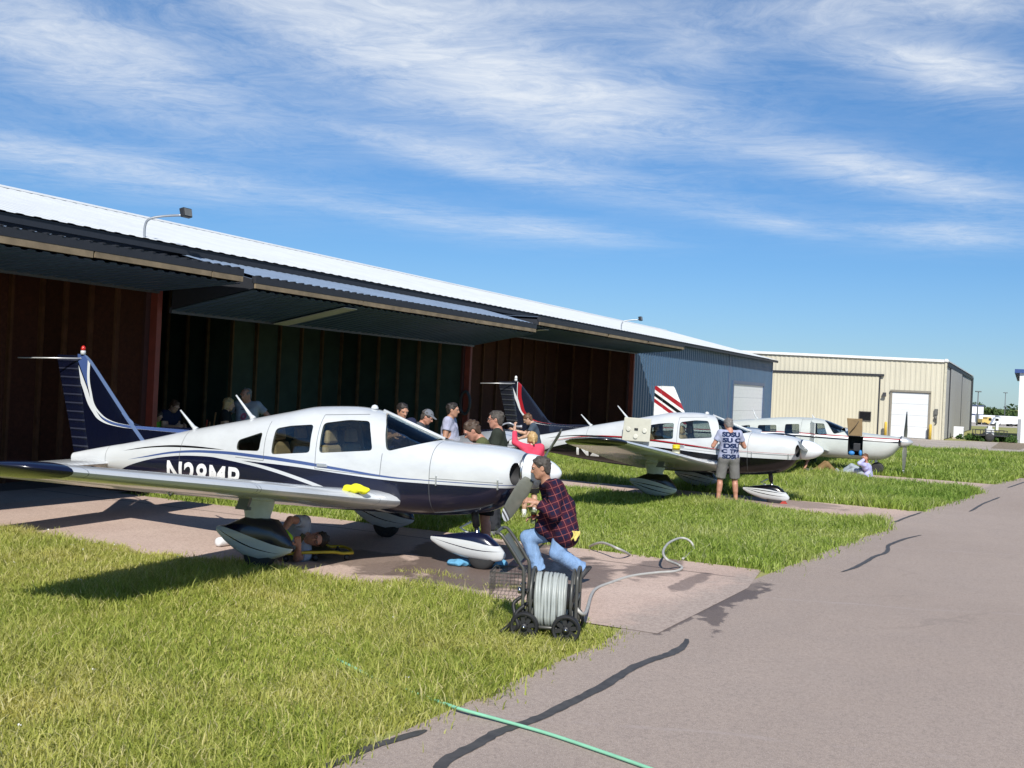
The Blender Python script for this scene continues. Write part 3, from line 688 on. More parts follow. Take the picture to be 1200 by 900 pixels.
    # shirt
    if shirt:
        F = SDF(lo, hi, h); torso(F, loose)
        for s, q in (('l',-1),('r',1)): F.cone(g('h'+s)+upt*.03*k, g('h'+s)+(g('pel')-g('chest'))*.0-upt*(-hem*.6 if hem > 0 else .05)*k, (.100+fat*.3)*k*fs+loose, (.102+fat*.3)*k*fs+loose*1.3, .05)
        for (a_, b_, ra_, rb_) in drape: F.cone(a_, b_, ra_, rb_, .06)
        for s, q in (('l',-1),('r',1)):
            a, e, w = g('s'+s), g('e'+s), g('w'+s)
            if sleeve == 'short':
                t = a*.42+e*.58; F.cone(a, t, .060*k*fs+loose*.5, .058*k*fs+loose*.7, .03)
                F.cutwin(t, unit(e-a), t+unit(e-a)*.05*k, .10*k)
            else:
                F.cone(a, e, .060*k*fs+loose*.6, .052*k*fs+loose*.6, .03); t = e*.12+w*.88; F.cone(e, t, .052*k*fs+loose*.6, .038*k*fs+loose*.6, .015)
                F.cutwin(t, unit(w-e), t+unit(w-e)*.05*k, .075*k)
        F.cut(g('pel')+upt*hem*k, -upt) if hem < 0 else F.cut(g('pel')-upt*hem*k, -upt)
        F.ell(g('neck')+upt*.045*k+fwd*.03*k, np.array((.075,.072,.065))*k, [fwd, right, upt], .005, 'sub')
        V, Q = F.mesh()
        # soft folds
        n1 = np.sin((V-origin)@unit(upt*1.0+right*.7)*55/k+np.sin((V-origin)@fwd*23)*1.5)*.0022*k
        V = V+fwd[None,:]*n1[:,None]
        uv = None
        if shirt_uv:
            uv = np.stack([(V-g('pel'))@fwd, (V-g('pel'))@upt], 1)
        s_ = put('shirt', [(V, Q, 0)], shirt, body, uv)
    if trousers:
        F = SDF(lo, hi, h)
        F.cone(g('hl')+upt*.05*k, g('hr')+upt*.05*k, (.098+fat*.25)*k*fs, (.098+fat*.25)*k*fs, .04); F.cone(g('pel')+right*.05*k, g('pel')-right*.05*k, (.104+fat*.25)*k*fs, (.104+fat*.25)*k*fs, .04)
        back = unit(g('hl')*.5+g('hr')*.5-g('pel')); 
        for s, q in (('l',-1),('r',1)):
            hh, kn, an = g('h'+s), g('k'+s), g('a'+s)
            F.ell(hh-fwd*.035*k-upt*.01*k, np.array((.095,.09,.10))*k, None, .04)
            if leg == 'long':
                F.cone(hh, kn, .102*k*fs, .078*k*fs, .04); t = kn*.06+an*.94; F.cone(kn, t, .076*k*fs, .064*k*fs, .02); F.cutwin(t, unit(an-kn), t+unit(an-kn)*.06*k, .11*k)
            else:
                t = hh*.10+kn*.90; F.cone(hh, t, .106*k*fs, .098*k*fs, .04); F.cutwin(t, unit(kn-hh), t+unit(kn-hh)*.07*k, .14*k)
        F.cutwin(g('pel')+upt*.085*k, upt, g('pel'), .27*k)
        V, Q = F.mesh()
        if leg == 'long':
            for s in 'lr':
                d = unit(g('a'+s)-g('k'+s)); t = (V-g('k'+s))@d; wgt = np.clip((t-.12)*4, 0, 1)*(np.linalg.norm((V-g('k'+s))-t[:,None]*d, axis=1) < .13)
                V = V+(((np.sin(t*75+np.sin((V@right)*40)*2)*.006+np.sin(t*38+np.sin((V@fwd)*30)*2)*.005)*wgt)[:,None])*(unit(g('t'+s)-g('a'+s))[None,:])
        put('trousers' if leg == 'long' else 'shorts', [(V, Q, 0)], trousers, body)
    if socks:
        F = SDF(lo, hi, h)
        for s in 'lr':
            a, kk = g('a'+s), g('k'+s); F.cone(a, a*.72+kk*.28, .046*k, .047*k, 0)
        put('socks', [(*F.mesh(), 0)], socks, body)
    if shoes:
        for s in 'lr':
            a, t = g('a'+s), g('t'+s); F = SDF(np.minimum(a, t)-.16, np.maximum(a, t)+.16, min(h, .009)); d = unit(t-a); dn = unit((g('a'+s)-g('k'+s))); dn = unit(dn-d*(dn@d)*.5); flat = unit(np.cross(np.cross(d, dn), d)); sd = np.cross(d, flat)
            hl = a-unit(d-flat*(d@flat))*.045*k+flat*.045*k
            F.cone(hl, t+flat*.012*k, .040*k, .036*k, 0); F.cone(hl+sd*.012*k, t*.75+a*.25+sd*.02*k+flat*.03*k, .036*k, .034*k, .02); F.cone(hl-sd*.012*k, t*.75+a*.25-sd*.018*k+flat*.03*k, .036*k, .034*k, .02); F.cone(a+flat*.0, t*.5+a*.5+flat*.01, .048*k, .044*k, .03)
            F.cut(t+flat*.040*k, flat+0*d); put('shoe', [(*F.mesh(), 0)], shoes, body)
    return root
SKIN = skin_mat('skin_fair', (.50,.30,.21)); SKIN2 = skin_mat('skin_tanned', (.40,.21,.135)); SKIN3 = skin_mat('skin_ruddy', (.45,.22,.15))
H_BROWN = mat('hair_brown', (.055,.032,.018), .6, var=.4, scale=40); H_DARK = mat('hair_dark', (.018,.013,.010), .6, var=.4, scale=40); H_GREY = mat('hair_grey', (.055,.046,.038), .7, var=.45, scale=45)
H_BLOND = mat('hair_blond', (.42,.28,.12), .5, var=.3, scale=40); H_SALT = mat('hair_silver', (.16,.15,.145), .7, var=.4, scale=45); H_RED = mat('hair_auburn', (.10,.045,.02), .6, var=.4, scale=40)
# ------------------------------------------------------------------ ground
def sheet(name, poly, z, m, kind='structure', sub=None):
    bm = bmesh.new(); vs = [bm.verts.new((p[0], p[1], z)) for p in poly]; bm.faces.new(vs); bmesh.ops.recalc_face_normals(bm, faces=bm.faces)
    me = bpy.data.meshes.new(name); bm.to_mesh(me); bm.free(); me.materials.append(m)
    if me.polygons[0].normal.z < 0: me.flip_normals()
    return tag(link(name, me), kind=kind)
def soil_mat():
    t = NT('meadow_soil'); w = t.world(); a = t.noise(w, .35, 6, .6); b = t.noise(w, 6, 6, .7)
    c = t.mix(t.step(b, .35, .65), (.20,.23,.06), (.34,.34,.13)); c = t.mix(t.step(a, .45, .65), c, (.36,.32,.16)); t.col(c); t.bump(b, .6, .05)
    return t.set(.95, spec=.1)
def far_field_mat(): return soil_mat()
def wet_mask(t, w, wet, amt, fr):
    tot = None
    for (p, rx, ry, ang, k) in wet:
        d = t.n('ShaderNodeVectorMath', operation='SUBTRACT'); t.put(d.inputs[0], w); d.inputs[1].default_value = tuple(p)
        m = t.n('ShaderNodeMapping'); t.put(m.inputs['Vector'], d.outputs[0]); m.vector_type = 'TEXTURE'; m.inputs['Rotation'].default_value = (0,0,ang); m.inputs['Scale'].default_value = (rx,ry,1)
        ln = t.n('ShaderNodeVectorMath', operation='LENGTH'); t.put(ln.inputs[0], m.outputs[0])
        q = t.step(t.math('ADD', ln.outputs['Value'], t.math('MULTIPLY', t.math('SUBTRACT', t.noise(w, fr, 6, .7, .6), .5), amt*2)), 1.05, .85); q = t.math('MULTIPLY', q, k)
        tot = q if tot is None else t.math('MAXIMUM', tot, q)
    return tot
def asphalt_mat():
    t = NT('taxiway_asphalt'); w = t.world(); a = t.noise(w, .16, 6, .6, .6); b = t.noise(w, 1.3, 6, .7); c = t.noise(w, 34, 4, .85); e = t.noise(w, 120, 3, .85)
    col = t.mix(t.step(a, .35, .7), (.312,.248,.203), (.38,.308,.258)); col = t.mix(t.math('MULTIPLY', t.step(b, .4, .7), .35), col, (.255,.215,.19))
    col = t.mix(t.math('MULTIPLY', t.step(c, .42, .62), .62), col, (.19,.15,.13)); col = t.mix(t.math('MULTIPLY', t.step(e, .50, .64), .75), col, (.56,.48,.44))
    pit = t.noise(w, 19, 4, .75); col = t.mix(t.math('MULTIPLY', t.step(pit, .56, .74), .45), col, (.15,.125,.115))
    v = t.n('ShaderNodeTexVoronoi', feature='DISTANCE_TO_EDGE'); v.inputs['Scale'].default_value = .22
    nz = t.n('ShaderNodeTexNoise'); nz.inputs['Scale'].default_value = 1.2; nz.inputs['Detail'].default_value = 5; t.put(nz.inputs['Vector'], w)
    vm = t.n('ShaderNodeVectorMath', operation='MULTIPLY_ADD'); t.put(vm.inputs[0], nz.outputs['Color']); vm.inputs[1].default_value = (1.4,1.4,0); t.put(vm.inputs[2], w); t.put(v.inputs['Vector'], vm.outputs[0])
    cr = t.math('MULTIPLY', t.math('LESS_THAN', v.outputs[0], .0035), t.step(t.noise(w, .3, 2), .5, .62)); col = t.mix(t.math('MULTIPLY', cr, .12), col, (.09,.075,.07))
    # old pale paving joints running across
    al = t.n('ShaderNodeVectorMath', operation='DOT_PRODUCT'); t.put(al.inputs[0], w); al.inputs[1].default_value = tuple(HD*math.cos(R(-20))+HN*math.sin(R(-20)))
    jd = t.math('ABSOLUTE', t.math('SUBTRACT', t.math('FRACT', t.math('ADD', t.math('MULTIPLY', al.outputs['Value'], .21), t.math('MULTIPLY', t.noise(w, .5, 3), .12))), .5))
    col = t.mix(t.math('MULTIPLY', t.math('LESS_THAN', jd, .006), t.math('MULTIPLY', t.step(b, .42, .6), .35)), col, (.40,.34,.32))
    tot = wet_mask(t, w, [(H(11.2,-2.75),1.0,.16,HROT-.15,1),(H(10.4,-2.75),.8,.13,HROT+.25,.9),(H(9.75,-2.9),.6,.08,HROT,.9),(H(11.9,-2.7),.5,.10,HROT,.7)], 1.6, 3.2)
    col = t.mix(tot, col, t.mix(.72, col, (.05,.035,.032)))
    t.col(col); t.bump(t.math('ADD', c, t.math('MULTIPLY', e, .5)), .5, .008); return t.set(t.math('SUBTRACT', .9, t.math('MULTIPLY', tot, .35)), spec=.25)
def concrete_mat(name, c0, c1, wet=(), edge=None):
    t = NT(name); w = t.world(); a = t.noise(w, .5, 6, .65, .5); b = t.noise(w, 30, 4, .85); e = t.noise(w, 110, 3, .85)
    col = t.mix(t.step(a, .35, .68), c0, c1); col = t.mix(t.math('MULTIPLY', t.step(b, .44, .62), .5), col, tuple(k*.55 for k in c0)); col = t.mix(t.math('MULTIPLY', t.step(e, .52, .66), .6), col, tuple(min(.8, k*1.45) for k in c1))
    v = t.n('ShaderNodeVectorMath', operation='DOT_PRODUCT'); t.put(v.inputs[0], w); v.inputs[1].default_value = tuple(HD)
    jn = t.math('ABSOLUTE', t.math('SUBTRACT', t.math('FRACT', t.math('MULTIPLY', v.outputs['Value'], .28)), .5)); col = t.mix(t.math('MULTIPLY', t.math('LESS_THAN', jn, .006), .7), col, (.06,.05,.045))
    rough = .92; tot = None
    for (p, rx, ry, ang, k) in wet:       # hose-water puddled on the slab: dark, uneven outline of its own
        d = t.n('ShaderNodeVectorMath', operation='SUBTRACT'); t.put(d.inputs[0], w); d.inputs[1].default_value = tuple(p)
        m = t.n('ShaderNodeMapping'); t.put(m.inputs['Vector'], d.outputs[0]); m.vector_type = 'TEXTURE'; m.inputs['Rotation'].default_value = (0,0,ang); m.inputs['Scale'].default_value = (rx,ry,1)
        ln = t.n('ShaderNodeVectorMath', operation='LENGTH'); t.put(ln.inputs[0], m.outputs[0])
        q = t.step(t.math('ADD', ln.outputs['Value'], t.math('MULTIPLY', t.math('SUBTRACT', t.noise(w, 1.7, 6, .65, .8), .5), 2.2)), 1.05, .85); q = t.math('MULTIPLY', q, k)
        tot = q if tot is None else t.math('MAXIMUM', tot, q)
    if tot is not None:
        col = t.mix(tot, col, t.mix(.74, col, (.03,.02,.017))); rough = t.math('SUBTRACT', .92, t.math('MULTIPLY', tot, .45))
    if edge is not None:
        nn = t.n('ShaderNodeVectorMath', operation='DOT_PRODUCT'); t.put(nn.inputs[0], w); nn.inputs[1].default_value = tuple(HN)
        al = t.n('ShaderNodeVectorMath', operation='DOT_PRODUCT'); t.put(al.inputs[0], w); al.inputs[1].default_value = tuple(HD)
        dd = t.math('SUBTRACT', nn.outputs['Value'], t.math('ADD', t.math('MULTIPLY', al.outputs['Value'], edge[1]), edge[0])); dd = t.math('ADD', dd, t.math('MULTIPLY', t.math('SUBTRACT', t.noise(w, 2.2, 7, .75, .5), .5), 1.3))
        col = t.mix(t.math('MULTIPLY', t.step(dd, -.25, .12), .92), col, t.mix(t.step(b, .44, .62), (.40,.33,.285), (.27,.215,.185)))
    t.col(col); t.bump(b, .4, .008); return t.set(rough, spec=.3)
SOIL = soil_mat()
FAR = 2600
sheet('ground', [(-FAR,-60),(FAR,-60),(FAR,FAR),(-FAR,FAR)], 0, SOIL)
EDGE = [(-12,-3.5),(4.0,-3.5),(5.8,-3.38),(7.4,-3.28),(8.6,-3.2),(9.2,-3.25),(11.8,-2.9),(13.2,-2.75),(16,-2.45),(19.2,-2.05),(20.3,-2.2),(22.6,-1.85),(26,-1.35),(29.2,-.95),(31.0,-1.5),(33,-.7),(37,0.0),(45,.05),(54,.2)]
def edge_n(s): 
    return float(np.interp(s, [e[0] for e in EDGE], [e[1] for e in EDGE]))
ASPH = asphalt_mat()
sheet('taxiway', [H(s,n) for s, n in EDGE]+[H(54.5,.2),H(54.5,26),H(-12,26)], .008, ASPH)
PADM = concrete_mat('pad_concrete', (.44,.325,.27), (.55,.425,.355), [(H(11.4,-5.9),1.9,1.1,HROT+.2,.95),(H(11.2,-4.6),1.0,.5,HROT,.85),(H(12.4,-4.0),.9,.35,HROT,.75),(H(11.9,-3.4),.7,.14,HROT,.7),(H(10.4,-6.4),.7,.5,HROT,.8),(H(10.6,-7.2),.6,1.0,HROT,.7),(H(22,-4.6),.8,1.6,HROT,.5)], (-4.35,.11))
OLDM = concrete_mat('apron_concrete', (.42,.35,.30), (.52,.44,.39))
sheet('parking_pad', [H(9.1,-15),H(13.15,-15),H(13.25,-2.9),H(11.9,-2.75),H(9.1,-2.9)], .012, PADM)
sheet('parking_pad', [H(20.9,-15),H(22.6,-15),H(22.75,-1.75),H(20.25,-2.1)], .012, PADM)
sheet('parking_pad', [H(31.2,-15),H(32.6,-15),H(32.6,-.75),H(29.6,-.95)], .012, PADM)
sheet('apron', [H(-2,-15.2),H(62,-15.2),H(62,-13.9),H(-2,-13.9)], .016, OLDM)
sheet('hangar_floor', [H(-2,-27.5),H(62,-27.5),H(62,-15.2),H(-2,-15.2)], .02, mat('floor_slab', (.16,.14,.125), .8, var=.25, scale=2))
FARC = concrete_mat('far_apron_concrete', (.34,.29,.25), (.43,.38,.33))
sheet('apron', [H(55,-30),H(54.6,-2),H(58.5,-.1),H(58.5,30),H(69,30),H(73.4,2.5),H(71.2,-2.6),H(69.4,-4.4),H(69.4,-30)], .012, FARC)
sheet('path', [H(72.4,-1.4),H(73.5,.6),H(61,-.2),H(60.6,-1.6)], .018, mat('weedy_joint', (.20,.16,.11), .95, var=.3))
# crack sealer and stains lying on the asphalt
def ribbon(name, pts, w, z, m, label=None):
    pts = spline([Vector((p.x,p.y,z)) for p in pts], 10); vs = []; 
    for i, p in enumerate(pts):
        t = (pts[min(i+1,len(pts)-1)]-pts[max(i-1,0)]).normalized(); r = Vector((t.y,-t.x,0)); q = i/(len(pts)-1); p = p+r*(.010*math.sin(i*.43)+.014*math.sin(i*.17+1)+(RNG.random()-.5)*.008); ww = w*(.88+.24*RNG.random())*min(1, .35+6*min(q,1-q)); vs += [p-r*ww*.5, p+r*ww*.5]
    mb = MB(); mb.add(vs, [(2*i,2*i+1,2*i+3,2*i+2) for i in range(len(pts)-1)]); return tag(mb.build(name, m), kind='structure')
TAR = mat('crack_sealer', (.062,.058,.055), .6, var=.3, scale=12, bump=.4)
for pts, w in (([(505,912),(520,896),(566,871),(610,851),(668,825),(720,797),(765,775),(792,765),(803,750)], .085), ([(985,671),(1010,662),(1022,655),(1037,649),(1041,640),(1052,635),(1080,628)], .06),
               ([(1044,613),(1060,608),(1080,601)], .055), ([(1135,600),(1150,592),(1172,583)], .055), ([(1180,572),(1215,560)], .06), ([(372,902),(430,880),(500,858)], .07)):
    ribbon('crack_sealer', [gr(x, y) for x, y in pts], w, .0135, TAR)
def blot(name, c, rx, ry, ang, z, m, seed, jag=.45):
    rg = np.random.default_rng(seed); ph = rg.uniform(0, 6.28, 6); n = 48; vs = []
    for i in range(n):
        a = 2*math.pi*i/n; k = 1+jag*sum(math.sin((j+2)*a+ph[j])/(j+1.5) for j in range(6))*.6; x, y = rx*k*math.cos(a), ry*k*math.sin(a)
        vs.append(H(c[0]+x*math.cos(ang)-y*math.sin(ang), c[1]+x*math.sin(ang)+y*math.cos(ang), z))
    mb = MB(); mb.add(vs, [tuple(range(n))]); return tag(mb.build(name, m), kind='structure')
WETM = mat('wet_asphalt', (.155,.115,.105), .5, var=.3, scale=6)
for c, rx, ry, ang, sd in () and (((10.9,-2.7),.75,.10,.2,1),((10.2,-2.75),.62,.07,-.15,2),((9.6,-2.95),.5,.04,.1,3),((11.35,-2.55),.4,.05,.4,4)): blot('water_stain', c, rx, ry, ang, .0165, WETM, sd)

# ------------------------------------------------------------------ grass
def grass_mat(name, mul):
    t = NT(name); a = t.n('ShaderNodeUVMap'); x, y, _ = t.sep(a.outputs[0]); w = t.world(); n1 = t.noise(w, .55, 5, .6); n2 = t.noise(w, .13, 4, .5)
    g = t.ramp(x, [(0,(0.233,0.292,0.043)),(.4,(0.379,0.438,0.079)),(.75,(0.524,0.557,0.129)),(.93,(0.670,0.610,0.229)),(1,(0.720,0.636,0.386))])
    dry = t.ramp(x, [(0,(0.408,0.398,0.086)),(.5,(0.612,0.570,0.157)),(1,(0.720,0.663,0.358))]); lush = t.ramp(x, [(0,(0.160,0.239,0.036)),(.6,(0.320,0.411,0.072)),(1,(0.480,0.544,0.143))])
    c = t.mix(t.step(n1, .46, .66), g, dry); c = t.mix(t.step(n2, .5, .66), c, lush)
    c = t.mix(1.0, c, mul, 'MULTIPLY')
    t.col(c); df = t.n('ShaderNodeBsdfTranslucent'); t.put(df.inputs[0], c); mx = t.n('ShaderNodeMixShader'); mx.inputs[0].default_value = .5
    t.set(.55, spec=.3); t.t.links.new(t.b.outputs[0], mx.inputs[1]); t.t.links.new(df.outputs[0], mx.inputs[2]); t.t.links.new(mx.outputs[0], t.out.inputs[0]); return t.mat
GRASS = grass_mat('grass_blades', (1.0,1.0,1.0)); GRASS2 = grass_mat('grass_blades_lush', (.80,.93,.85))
def grass(label_, test, box, count, hgt, wid, tuft=.55, seed=1, gm=None):
    """blades rooted in the strip box=(s0,s1,n0,n1) where test(s,n) holds"""
    rg = np.random.default_rng(seed); s = rg.uniform(box[0], box[1], count); n = rg.uniform(box[2], box[3], count)
    k = int(count*tuft); cl = rg.integers(0, max(1, count//14), k); cs = rg.uniform(box[0], box[1], count//14+1); cn = rg.uniform(box[2], box[3], count//14+1)
    s[:k] = cs[cl]+rg.normal(0, .045, k); n[:k] = cn[cl]+rg.normal(0, .045, k)
    ok = test(s+rg.normal(0,.06,count)*np.abs(rg.normal(0,1,count)), n+rg.normal(0,.075,count)*np.abs(rg.normal(0,1,count))); s, n = s[ok], n[ok]; N = len(s)
    B = np.stack([s*HD.x+n*HN.x, s*HD.y+n*HN.y, np.zeros(N)], 1)
    patch = .5+.25*np.sin(s*1.7+np.sin(n*1.3)*2)+.25*np.sin(n*2.1+s*.6); hh = hgt*(.40+.9*rg.random(N)**1.5)*(.45+.95*patch); hh[rg.random(N) < .02] *= 1.55
    a = rg.uniform(0, 2*math.pi, N); lean = rg.uniform(.25, 1.05, N)*hh; D = np.stack([np.cos(a), np.sin(a), np.zeros(N)], 1)
    b = rg.uniform(0, 2*math.pi, N); Wd = np.stack([np.cos(b), np.sin(b), np.zeros(N)], 1)*(wid*(.6+.8*rg.random(N)))[:,None]*.5
    up = np.array([0,0,1.]); M = B+D*(lean*.35)[:,None]+up*(hh*.6)[:,None]; T = B+D*lean[:,None]+up*(hh*np.sqrt(np.clip(1-(lean/hh*.75)**2, .3, 1)))[:,None]
    V = np.stack([B-Wd, B+Wd, M+Wd*.8, M-Wd*.8, T+Wd*.12, T-Wd*.12], 1).reshape(-1, 3)
    o = np.arange(N)*6; F = np.stack([np.stack([o,o+1,o+2,o+3],1), np.stack([o+3,o+2,o+4,o+5],1)],1).reshape(-1,4)
    uv = np.zeros((N,6,2)); uv[:,:,0] = rg.random(N)[:,None]; uv[:,:,1] = np.array([0,0,.6,.6,1,1])[None]
    ob = np_mesh('grass', [(V,F,0)], [gm or GRASS], None, True, uv.reshape(-1,2)); tag(ob, label_, None, None, 'stuff'); return ob
def wob(s, a=.12): return a*np.sin(s*3.1)+a*.6*np.sin(s*7.7+1)
en = np.vectorize(edge_n)
def tA(s, n):
    right = np.where(s < 8.9, en(s), -3.2-(s-8.9)*2.5)+wob(s,.06)
    back = np.where(n < -9, 9.15, np.where(n > -6, 9.45, 9.3))+wob(n,.08)
    return (n < right) & (s < back)
def tB(s, n):
    lo = 13.22+wob(n,.06)+np.where(n < -4, .0, 0); return (s > lo) & (s < np.where(n > -9, 20.75, 20.95)-np.maximum(0, n+4.5)*.22+wob(n,.06)) & (n < en(s)+wob(s,.05)) & (n > -13.6+wob(s,.2))
def tC(s, n): return (s > 22.7+wob(n,.05)) & (s < 31.1-np.maximum(0, n+6)*.3+wob(n,.08)) & (n < en(s)+wob(s,.05)) & (n > -13.6)
def tD(s, n): return (s > 32.65) & (s < 54.6) & (n < np.minimum(en(s), .2)+wob(s,.08)) & (n > -13.6)
G_LABEL = 'uneven yellow green grass growing between the concrete pads'
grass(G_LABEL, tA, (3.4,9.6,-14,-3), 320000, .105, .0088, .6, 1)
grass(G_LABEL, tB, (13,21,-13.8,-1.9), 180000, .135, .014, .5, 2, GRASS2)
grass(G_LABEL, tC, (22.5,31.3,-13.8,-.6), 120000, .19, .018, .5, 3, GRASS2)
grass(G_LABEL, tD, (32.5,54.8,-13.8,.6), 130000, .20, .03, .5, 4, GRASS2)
grass(G_LABEL, lambda s, n: (np.abs(s-10.2-.35*np.sin(n*4)*.3) < .05+.05*np.sin(n*5)) & (s > 0), (9.9,10.5,-6.4,-4.6), 2200, .06, .007, .3, 5)

# ------------------------------------------------------------------ blue row hangar
def steel_mat(name, c, per=.20, axis='x', amp=.5, dirt=.12, rough=.42, metal=0.0):
    t = NT(name); o = t.co('Object'); x, y, z = t.sep(o); v = {'x':x,'y':y,'z':z}[axis]
    fr = t.math('FRACT', t.math('DIVIDE', v, per)); rib = t.math('SUBTRACT', 1.0, t.step(t.math('ABSOLUTE', t.math('SUBTRACT', fr, .5)), .08, .2))
    f = t.noise(t.co('Object', (1,1,.25)), 1.3, 6, .65); c2 = tuple(k*(1-dirt*2) for k in c); t.col(t.mix(t.step(f, .4, .75), c, c2)); t.bump(rib, amp, .03); return t.set(rough, metal, spec=.4)
def ribs(fr, n, u0, u1, z0, z1, per, depth, m, mb, axis='u'):
    """corrugated sheet: fr(u, d, z) -> point"""
    k = int(round((u1-u0)/per)); us = []
    for i in range(k):
        a = u0+(u1-u0)*i/k; p = (u1-u0)/k; us += [(a,0),(a+p*.40,0),(a+p*.52,depth),(a+p*.85,depth),(a+p*.97,0)]
    us.append((u1,0)); vs = [fr(u,d,z0) for u,d in us]+[fr(u,d,z1) for u,d in us]; q = len(us)
    return mb.add(vs, [(i,i+1,q+i+1,q+i) for i in range(q-1)], m)
HGN = -13.4; S0, S1 = 2.2, 61.4
HO = empty('hangar', H(S0, HGN), HROT); tag(HO, 'long blue metal row hangar with white roof and open folding doors', 'hangar'); 
def hl(s, n, z): return Vector((s-S0, -(n-HGN), z))    # hangar local: x along the row, y into the building
BLUE = steel_mat('blue_wall_steel', (.062,.118,.195), .3, 'x', .0, .08); BLUED = steel_mat('blue_door_skin', (.05,.085,.15), .3, 'x', .0, .12); BLUE_SHEEN = steel_mat('door_skin_sky_sheen', (.20,.26,.35), .3, 'x', .0, .1); ROOFM = steel_mat('white_roof_steel', (.64,.665,.67), .3, 'x', .0, .07, .5)  # upper-leaf door skin is lightened: sky reflection put into its colour
PLANK = mat('weathered_plank', (.21,.16,.10), .85, var=.35, scale=3); REDWD = None
def osb(name, c, axis=2, per=.1):
    t = NT(name); o = t.co('Object'); a = t.noise(t.co('Object', (1,1,1)), 14, 5, .8, .5); b = t.noise(o, 1.1, 4)
    col = t.mix(t.step(a, .35, .7), tuple(k*.6 for k in c), tuple(k*1.35 for k in c)); col = t.mix(t.math('MULTIPLY', t.step(b, .4, .7), .5), col, tuple(k*.5 for k in c)); t.col(col); return t.set(.9)
OSB = osb('red_brown_sheathing', (.085,.026,.013)); STUD = mat('wall_stud', (.125,.052,.022), .85, var=.3, scale=4); GREENW = mat('green_lined_wall', (.036,.062,.044), .8, var=.25, scale=2); STUD2 = mat('wall_stud_tan', (.13,.08,.036), .85, var=.3, scale=4)
DARKW = mat('dark_lining', (.03,.026,.024), .9, var=.3); REDP = mat('red_oxide_post', (.19,.036,.022), .6, var=.2, scale=3); DKTRIM = mat('dark_trim', (.02,.022,.028), .6)
# roof: corrugated slope over the front, ridge, rear slope
EAVE, RIDGE = (-13.05, 4.30), (-20.0, 5.92)
mb = MB()
sl = (RIDGE[1]-EAVE[1])/(EAVE[0]-RIDGE[0])
def rf(n0, z0, n1, z1):
    return lambda u, d, t: hl(u, n0+(n1-n0)*t, z0+(z1-z0)*t+d)
ribs(rf(EAVE[0], EAVE[1], RIDGE[0], RIDGE[1]), 0, S0-.2, S1+.25, 0, 1, .3, .010, 0, mb); ribs(rf(RIDGE[0], RIDGE[1], -27.2, 4.30), 0, S0-.2, S1+.25, 0, 1, .3, .022, 0, mb)
mb.hexa([hl(S0-.2,-19.8,5.89),hl(S1+.25,-19.8,5.89),hl(S1+.25,-20.2,5.89),hl(S0-.2,-20.2,5.89),hl(S0-.2,-19.97,5.965),hl(S1+.25,-19.97,5.965),hl(S1+.25,-20.03,5.965),hl(S0-.2,-20.03,5.965)], 0)
roof = mb.build('roof', ROOFM, HO)
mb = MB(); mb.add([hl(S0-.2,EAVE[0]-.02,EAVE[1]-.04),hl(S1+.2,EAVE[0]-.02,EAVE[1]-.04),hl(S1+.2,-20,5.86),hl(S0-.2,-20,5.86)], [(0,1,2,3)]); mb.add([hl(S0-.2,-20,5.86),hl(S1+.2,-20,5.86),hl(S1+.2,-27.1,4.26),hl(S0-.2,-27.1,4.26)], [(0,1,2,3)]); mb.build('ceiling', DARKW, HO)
mb = MB(); mb.hexa([hl(S0-.2,EAVE[0]-.03,4.16),hl(S1+.2,EAVE[0]-.03,4.16),hl(S1+.2,EAVE[0]-.09,4.16),hl(S0-.2,EAVE[0]-.09,4.16),hl(S0-.2,EAVE[0]-.03,4.285),hl(S1+.2,EAVE[0]-.03,4.285),hl(S1+.2,EAVE[0]-.09,4.30),hl(S0-.2,EAVE[0]-.09,4.30)]); mb.build('eave_fascia', DKTRIM, HO)
# walls
BAYS = [(2.3,13.25),(13.55,24.55),(24.75,37.55)]
mb = MB(); ribs(lambda u, d, z: hl(u, HGN+.02+d, z), 0, 37.65, S1, 0.02, 4.2, .30, .025, 0, mb); fw = mb.build('front_wall', BLUE, HO)
mb = MB(); mb.box((51.55-S0,-.062,0.02),(51.75-S0,-.005,4.2)); mb.build('wall_trim', mat('blue_trim_dark', (.05,.09,.17), .45), fw)
mb = MB(); mb.box((S1-.12-S0,-.07,0.02),(S1+.03-S0,.06,4.2)); mb.build('wall_trim', mat('blue_trim_dark', (.05,.09,.17), .45), fw)
mb = MB(); mb.add([hl(S1,HGN,0),hl(S1,-27,0),hl(S1,-27,4.25),hl(S1,-20,5.85),hl(S1,HGN,4.28)], [(0,1,2,3,4)]); mb.build('end_wall', BLUE, HO)
mb = MB(); mb.add([hl(S0,HGN-.3,0),hl(S0,-27,0),hl(S0,-27,4.25),hl(S0,-20,5.85),hl(S0,HGN-.3,4.28)], [(4,3,2,1,0)]); mb.add([hl(S0,-27,0),hl(S1,-27,0),hl(S1,-27,4.25),hl(S0,-27,4.25)], [(0,1,2,3)]); mb.build('rear_wall', BLUE, HO)
def door_grid(mb, x0, x1, z0, z1, y, n, m=0, gap=.008):
    for i in range(n):
        a = z0+(z1-z0)*i/n; b = z0+(z1-z0)*(i+1)/n; mb.box((x0,y,a+gap/2),(x1,y+.04,b-gap/2), m)
        for q in (.33,.66): c = a+(b-a)*q; mb.box((x0+.02,y-.004,c-.006),(x1-.02,y+.001,c+.006), m)
OHW = mat('overhead_door_white', (.70,.72,.72), .45, var=.05)
mb = MB(); door_grid(mb, 52.5-S0, 59.15-S0, .03, 2.74, -.05, 4); od = mb.build('overhead_door', OHW, HO)
